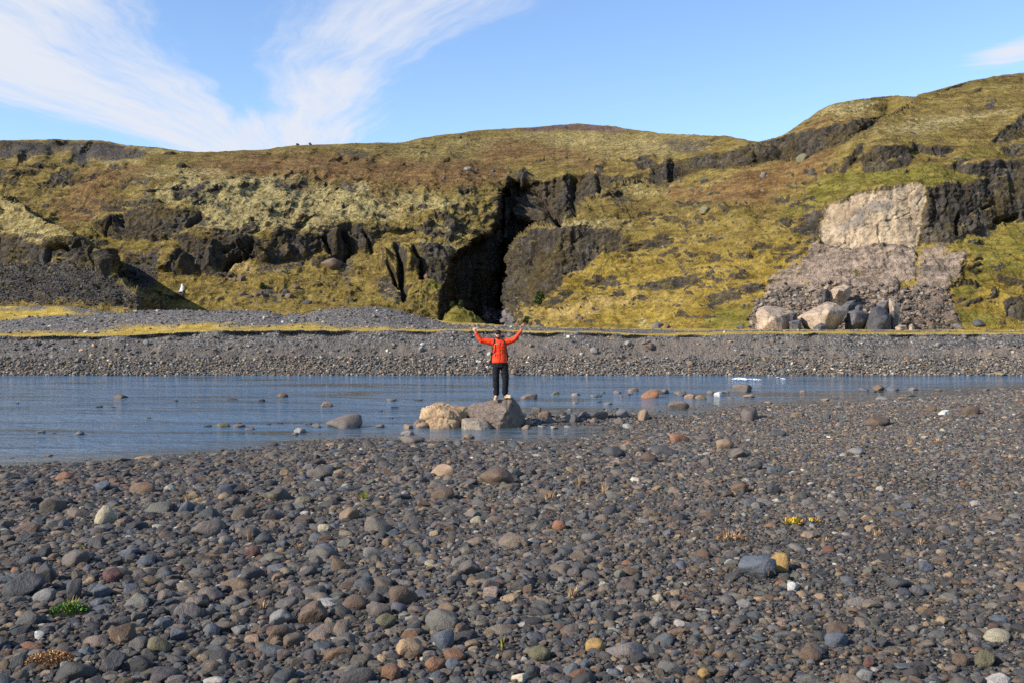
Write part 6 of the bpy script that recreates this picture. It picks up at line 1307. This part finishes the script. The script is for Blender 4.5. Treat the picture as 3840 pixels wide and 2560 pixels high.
# ------------------------------------------------------------------ green mound at the canyon mouth
uu_ = np.linspace(-1, 1, 46); vv_ = np.linspace(-1, 1, 36); gx, gy = np.meshgrid(uu_, vv_)
mc = at(1738, 1200, 112.0); rr = np.sqrt(gx ** 2 + gy ** 2)
hz = 1.75 * np.clip(1 - rr ** 1.8, 0, 1) ** .7 * (1 - .35 * gx) * (1 + .5 * fbm(gx * 2.2, gy * 2.2, 0 * gx, 4, 131)) + .3 * fbm(gx * 7, gy * 7, 0 * gx, 3, 132) * (rr < 1.0) - .4
me = grid_mesh('mound', np.stack([mc.x + gx * 2.4, mc.y + gy * 3.0, mc.z + hz], -1)); nvm = len(me.vertices)
col_attr(me, 'coverA', np.zeros((nvm, 4))); col_attr(me, 'coverB', np.tile([1.0, 0, 0, 0], (nvm, 1))); col_attr(me, 'coverC', np.zeros((nvm, 3)))
tag(link('mound', me, m_hill), 'bright green mossy mound at the canyon mouth', 'mound', kind='structure')

# ------------------------------------------------------------------ white water
m_foam, t = new_mat('white_water'); oc = t.n('ShaderNodeTexCoord').outputs['Object']
nz = t.noise(oc, 3.0, 4.0, 0.7); finish(m_foam, t, t.ramp(nz, [(0.3, (0.45, 0.52, 0.58)), (0.6, (0.82, 0.85, 0.87))]), 0.5, nz, 0.8, 0.1, 0.4)
def foam(name, label, cat, cx_, cy_, w_, seed, n=70):
    "a low breaking crest: many small lumps of foam thrown along a line on the water"
    p = on_water(cx_, cy_); k_ = p[1] / F; bm = bmesh.new(); r = random.Random(seed)
    for _ in range(n):
        x = r.gauss(0, .28) * w_ * k_; s = r.uniform(.015, .05) * (1 - min(.8, abs(x) / (w_ * k_)))
        blob(bm, (x, r.gauss(0, .35), .015 + .25 * s), (s * 1.8, s * 1.6, s * .55), 8)
    me = bpy.data.meshes.new(name); bm.to_mesh(me); bm.free(); me.polygons.foreach_set('use_smooth', np.ones(len(me.polygons), bool)); o = link(name, me, m_foam); o.location = p; return tag(o, label, cat, kind='stuff')
foam('foam', 'white breaking ripple on the river at the right', 'foam', *V2('e', 800, 355), 80, 3)
foam('foam', 'short white ripple right of the long one', 'foam', *V2('e', 872, 357), 30, 4, 22)
foam('foam', 'tiny white ripple far right on the river', 'foam', *V2('e', 1020, 352), 12, 5, 10)
def cascade(name, label, cat, pts, w0, w1, lift=.25):
    V_, F_ = [], []
    for i, (x, y) in enumerate(pts):
        p, n_ = hill_point(x, y); f_ = i / (len(pts) - 1); w_ = w0 + (w1 - w0) * f_; p = p + Vector((0, -lift, lift * .5))
        for k in range(5): V_.append(p + Vector(((k - 2) * .5 * w_, -.12 * (1 - ((k - 2) / 2) ** 2), .05 * math.sin(3 * k + 2 * i))))
    for i in range(len(pts) - 1):
        for k in range(4): a_ = i * 5 + k; F_.append((a_, a_ + 1, a_ + 6, a_ + 5))
    me = bpy.data.meshes.new(name); me.from_pydata(V_, [], F_); me.polygons.foreach_set('use_smooth', np.ones(len(me.polygons), bool)); return tag(link(name, me, m_foam), label, cat, kind='structure')
cascade('waterfall', 'thin white waterfall at the foot of the left slope', 'waterfall', [V2('a', 1604, 1422), V2('a', 1602, 1445), V2('a', 1598, 1470), V2('a', 1590, 1498)], .08, .26, .3)
cascade('stream', 'white stream tumbling between boulders at the canyon mouth', 'stream', [V2('k', 745, 1440), V2('k', 765, 1455), V2('k', 775, 1475), V2('k', 745, 1495), V2('k', 725, 1505)], .5, .8, .8)
# ------------------------------------------------------------------ the near shore's cobbles and gravel
P_, S_, K_ = build_near()
if RESERVED:
    R_ = np.array(RESERVED); keep = np.ones(len(P_), bool)
    for x, y, r in R_:
        dd = (P_[:, 0] - x) ** 2 + (P_[:, 1] - y) ** 2
        keep &= ~((dd < (r + S_ * .3) ** 2) & (S_ > .3 * r) | (dd < (r * .6) ** 2))
    P_, S_, K_ = P_[keep], S_[keep], K_[keep]
n = len(P_); gz_ = ground_z(P_[:, 0], P_[:, 1])
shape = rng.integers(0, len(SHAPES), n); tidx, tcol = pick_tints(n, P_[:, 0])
stretch = np.stack([rng.uniform(.85, 1.2, n), rng.uniform(.65, 1.05, n), rng.uniform(.7, 1.1, n)], -1)
sdn = shore_dist(P_[:, 0], P_[:, 1]); stretch[:, 2] *= 1 - .5 * np.exp(-np.maximum(sdn, 0) / 2.0)
rotz = rng.uniform(0, 2 * math.pi, n); tilt = rng.normal(0, .22, (n, 2))
hz_ = np.array([d_[2] for d_ in HID])[shape] * S_ * stretch[:, 2]
gz_ = np.where(sdn < 0, np.maximum(gz_, -.25 * hz_), gz_)
loc = np.stack([P_[:, 0], P_[:, 1], gz_ + hz_ * (.5 - K_ - .1 * np.exp(-np.maximum(sdn, 0) / 2.0))], -1)
u_ = CX + F * loc[:, 0] / loc[:, 1]; v_ = HY + F * (HC - loc[:, 2]) / loc[:, 1]
inv_ = (u_ > 10) & (u_ < 3830) & (v_ < 2550)
show = np.where(inv_, S_ / loc[:, 1], 0)
top = np.argsort(-show)[:300 - len(NOTABLE)]
rest = np.ones(n, bool); rest[top] = False
def where_on_shore(u, v):
    row = 'at the bottom of the picture' if v > 2330 else 'in the middle of the gravel' if v > 1960 else 'on the gravel towards the river'
    colm = 'left' if u < 960 else 'left of centre' if u < 1920 else 'right of centre' if u < 2880 else 'right'
    return colm, row
for i in top:
    me = HI[shape[i]]; o = link('cobble', me)
    o.location = loc[i]; o.rotation_euler = (tilt[i, 0], tilt[i, 1], rotz[i]); o.scale = S_[i] * stretch[i]
    o["tint"] = [float(q) for q in tcol[i]]
    colm, row = where_on_shore(u_[i], v_[i])
    tag(o, '%s %s cobble %s, %s' % (TN[tidx[i]], SHAPES[shape[i]], row, colm), 'rock', 'cobbles on the near shore')
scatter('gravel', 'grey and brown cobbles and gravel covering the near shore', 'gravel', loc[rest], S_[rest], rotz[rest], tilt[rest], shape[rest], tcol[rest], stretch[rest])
print('near stones', n)

# ------------------------------------------------------------------ stones of the far bank and of the gravel ridges
def bank_scatter(n, rows_, smin, smax, pw, pale, dens):
    r_ = rng.integers(rows_[0], rows_[1], n); c_ = rng.integers(0, NTU, n)
    p = PB[r_, c_] + rng.normal(0, .03, (n, 3)); keep = rng.random(n) < dens(r_, c_)
    p = p[keep]; s = smin + (smax - smin) * rng.random(len(p)) ** pw
    return p, s
AA = []
zrow = np.linspace(-.12, 1, 46)
AA.append(bank_scatter(42000, (5, 24), .04, .19, 3.2, .5, lambda r, c: np.clip(1.25 - 1.7 * zrow[r] , .12, 1)))
AA.append(bank_scatter(26000, (5, 46), .025, .09, 2.2, .5, lambda r, c: np.clip(1 - .75 * sandw[r, c], .25, 1)))
AA.append(bank_scatter(2200, (24, 45), .06, .28, 3.8, .5, lambda r, c: np.clip(.35 + .9 * zrow[r] * np.interp(c, [0, 500, 700], [1, .9, .35]), .1, 1)))
AA.append(bank_scatter(14000, (52, 96), .05, .24, 3.0, .3, lambda r, c: np.clip(1 - mossw[r, c] * 1.1, 0.02, 1) * np.interp(c, [0, 520, 560, NTU], [1, 1, .25, .2])))
p_ = np.concatenate([a[0] for a in AA]); s_ = np.concatenate([a[1] for a in AA]); n = len(p_)
shape = rng.integers(0, len(SHAPES), n); _, tc = pick_tints(n, p_[:, 0] * .2, rng, 1.0)
tc *= 1.22 * np.array([.99, 1.0, 1.0])
scatter('bank_stones', 'pale and grey stones stuck in the far river bank and ridges', 'stones', p_, s_, rng.uniform(0, 6.28, n), rng.normal(0, .3, (n, 2)), shape, tc, np.stack([rng.uniform(.85, 1.2, n), rng.uniform(.7, 1.1, n), rng.uniform(.8, 1.2, n)], -1))['kind'] = 'stuff'
# larger stones of the bank, one by one
def bank_point(px, py):
    "first point of the terrace mesh seen through a pixel"
    uu = CX + F * PB[..., 0] / PB[..., 1]; vv = HY + F * (HC - PB[..., 2]) / PB[..., 1]
    c_ = int(np.argmin(np.abs(uu[20] - px))); j = int(np.argmin(np.abs(vv[:46, c_] - py))) if py > vv[45, c_] else 46 + int(np.argmin(np.abs(vv[46:, c_] - py)))
    return Vector(PB[j, c_])
VIEW['q'] = (0, 1100, .2976)
for v_, x_, y_, w_, h_, c_, sh_, l_ in [('q',1840,640,75,66,'pale grey','rounded','round pale boulder near the top of the left bank'),('q',120,885,80,48,'brown','rounded','brown boulder low on the left end of the bank'),('q',365,955,85,50,'tan','rounded','tan boulder at the waterline left of the bank'),('q',1915,755,68,44,'tan','rounded','tan boulder halfway up the left bank'),('q',985,850,80,48,'grey','rounded','grey boulder halfway up the left bank'),('q',760,890,84,44,'grey','rounded','grey stone low on the left bank'),('q',2050,882,46,50,'tan','angular','tan pointed stone low on the left bank'),('q',1230,850,54,34,'pale grey','rounded','pale stone low on the left bank'),('q',460,650,72,50,'dark grey','rounded','dark boulder high on the left bank'),('q',890,630,60,44,'dark grey','rounded','dark stone high on the left bank'),('q',545,1000,60,40,'pale grey','rounded','pale stone at the waterline on the left'),('q',1080,495,60,24,'white','flat','white stone on the mossy lip of the left bank'),('q',280,805,46,30,'pale grey','rounded','pale stone in the sandy part of the left bank'),('q',530,228,44,24,'grey','rounded','grey stone on the far gravel ridge'),
                                          ('s',215,355,55,50,'pale grey','rounded','round pale boulder on the bank left of the person'),('s',215,470,56,42,'tan','blocky','tan stone low on the bank left of the person'),('s',1905,375,75,55,'pale grey','rounded','pale domed boulder on the bank right of the person'),('s',2240,292,70,36,'pale grey','rounded','flat pale boulder high on the bank right of the person'),('s',1110,565,60,46,'tan','rounded','tan stone at the waterline beside the person'),('s',545,538,46,30,'blue-grey','rounded','bluish stone at the waterline left of the person'),('s',1740,195,40,30,'grey','rounded','grey stone under the lip right of the person'),('s',1258,424,26,22,'white','rounded','white stone on the bank right of the person'),('s',1770,398,32,26,'white','rounded','small white stone below the pale domed boulder'),('s',760,458,30,22,'white','rounded','small white stone on the bank left of the person'),
                                          ('e',290,185,56,30,'brown','angular','dark brown stone high on the right bank'),('e',170,163,40,24,'pale grey','rounded','pale boulder high on the right bank'),('e',512,275,36,24,'tan','rounded','tan stone halfway up the right bank'),('e',512,310,24,18,'tan','rounded','small tan stone low on the right bank'),('e',1855,310,40,16,'tan','flat','flat tan stone low on the right bank'),('e',2225,338,60,18,'tan','flat','tan stone at the waterline far right'),('e',1020,320,40,20,'grey','rounded','grey stone at the waterline on the right'),('e',1885,172,30,18,'pale grey','rounded','pale stone high on the far right bank')]:
    s__ = VIEW[v_][2]; b_ = bank_point(*V2(v_, x_, y_)); k_ = b_[1] / F
    o = rock('bank_boulder', l_, 'rock', b_, w_ * s__ * k_, h_ * s__ * k_, c_, sh_, 'larger stones in the far bank', sink=.2); o.location.y -= w_ * s__ * k_ * .3

# rubble on the rockfall apron, knoll scree and canyon mouth
def hill_scatter(mask, n, smin, smax, pw, cols, lab, name):
    w = (mask * np.exp(-((slope - .35) / .4) ** 2)); w = np.where((UU > -150) & (UU < 3990), w, 0).ravel(); w = w / w.sum()
    i = rng.choice(len(w), n, p=w); p = P2[:NV].reshape(-1, 3)[i] + rng.normal(0, .06, (n, 3)); s = smin + (smax - smin) * rng.random(n) ** pw
    c_ = np.array([lin(*q) for q in cols])[rng.integers(0, len(cols), n)] * rng.uniform(.75, 1.25, n)[:, None]
    return scatter(name, lab, 'rubble', p, s, rng.uniform(0, 6.28, n), rng.normal(0, .4, (n, 2)), rng.choice([4, 5, 6, 9, 11, 13], n), c_)
low_deb = np.clip(S['debris'] + .25 * smooth_u(smooth_v(S['debris'], 6), 8), 0, 1) * sstep(1060, 1130, VV) * (1 - .7 * sstep(3380, 3500, UU))
hill_scatter(low_deb, 5200, .08, .5, 3.4, [(92, 85, 78), (76, 71, 67), (128, 113, 98), (150, 132, 114), (104, 92, 80)], 'grey and pale broken rubble below the rockfall scar', 'rubble')
hill_scatter(S['scree'] * (UU < 600) * sstep(985, 1010, VV), 6000, .06, .24, 2.6, [(60, 56, 54), (74, 69, 66), (50, 47, 46), (92, 85, 80)], 'dark grey broken scree on the knoll at the left', 'scree')
mouth = np.exp(-((UU - 1862) / 42) ** 2 - ((VV - 1196) / 20) ** 2) * (UU < 1925)
hill_scatter(mouth, 700, .3, 1.3, 1.8, [(104, 98, 98), (86, 82, 84), (128, 118, 112), (70, 68, 70)], 'jumbled grey boulders in the stream at the canyon mouth', 'rubble')

# ------------------------------------------------------------------ look-alikes that still share a label are told apart by their order from the left
ORD = ['first', 'second', 'third', 'fourth', 'fifth', 'sixth', 'seventh', 'eighth', 'ninth', 'tenth', 'eleventh', 'twelfth'] + ['%dth' % k for k in range(13, 40)]
ORD[20 - 0] = '21st'; ORD[21] = '22nd'; ORD[22] = '23rd'; ORD[30] = '31st'
same = {}
for o in SC.objects:
    if o.parent is None and o.get('label') and o.get('category'): same.setdefault(o['label'], []).append(o)
for lab, os_ in same.items():
    if len(os_) > 1:
        os_.sort(key=lambda q: q.location.x / max(q.location.y, 1))
        for k, o in enumerate(os_): o['label'] = '%s, %s from left' % (lab.replace(', left of centre', ' left of centre').replace(' in the middle of the gravel', ' mid-gravel').replace(' on the gravel towards the river', ' towards the river').replace(' at the bottom of the picture', ' along the bottom'), ORD[k])
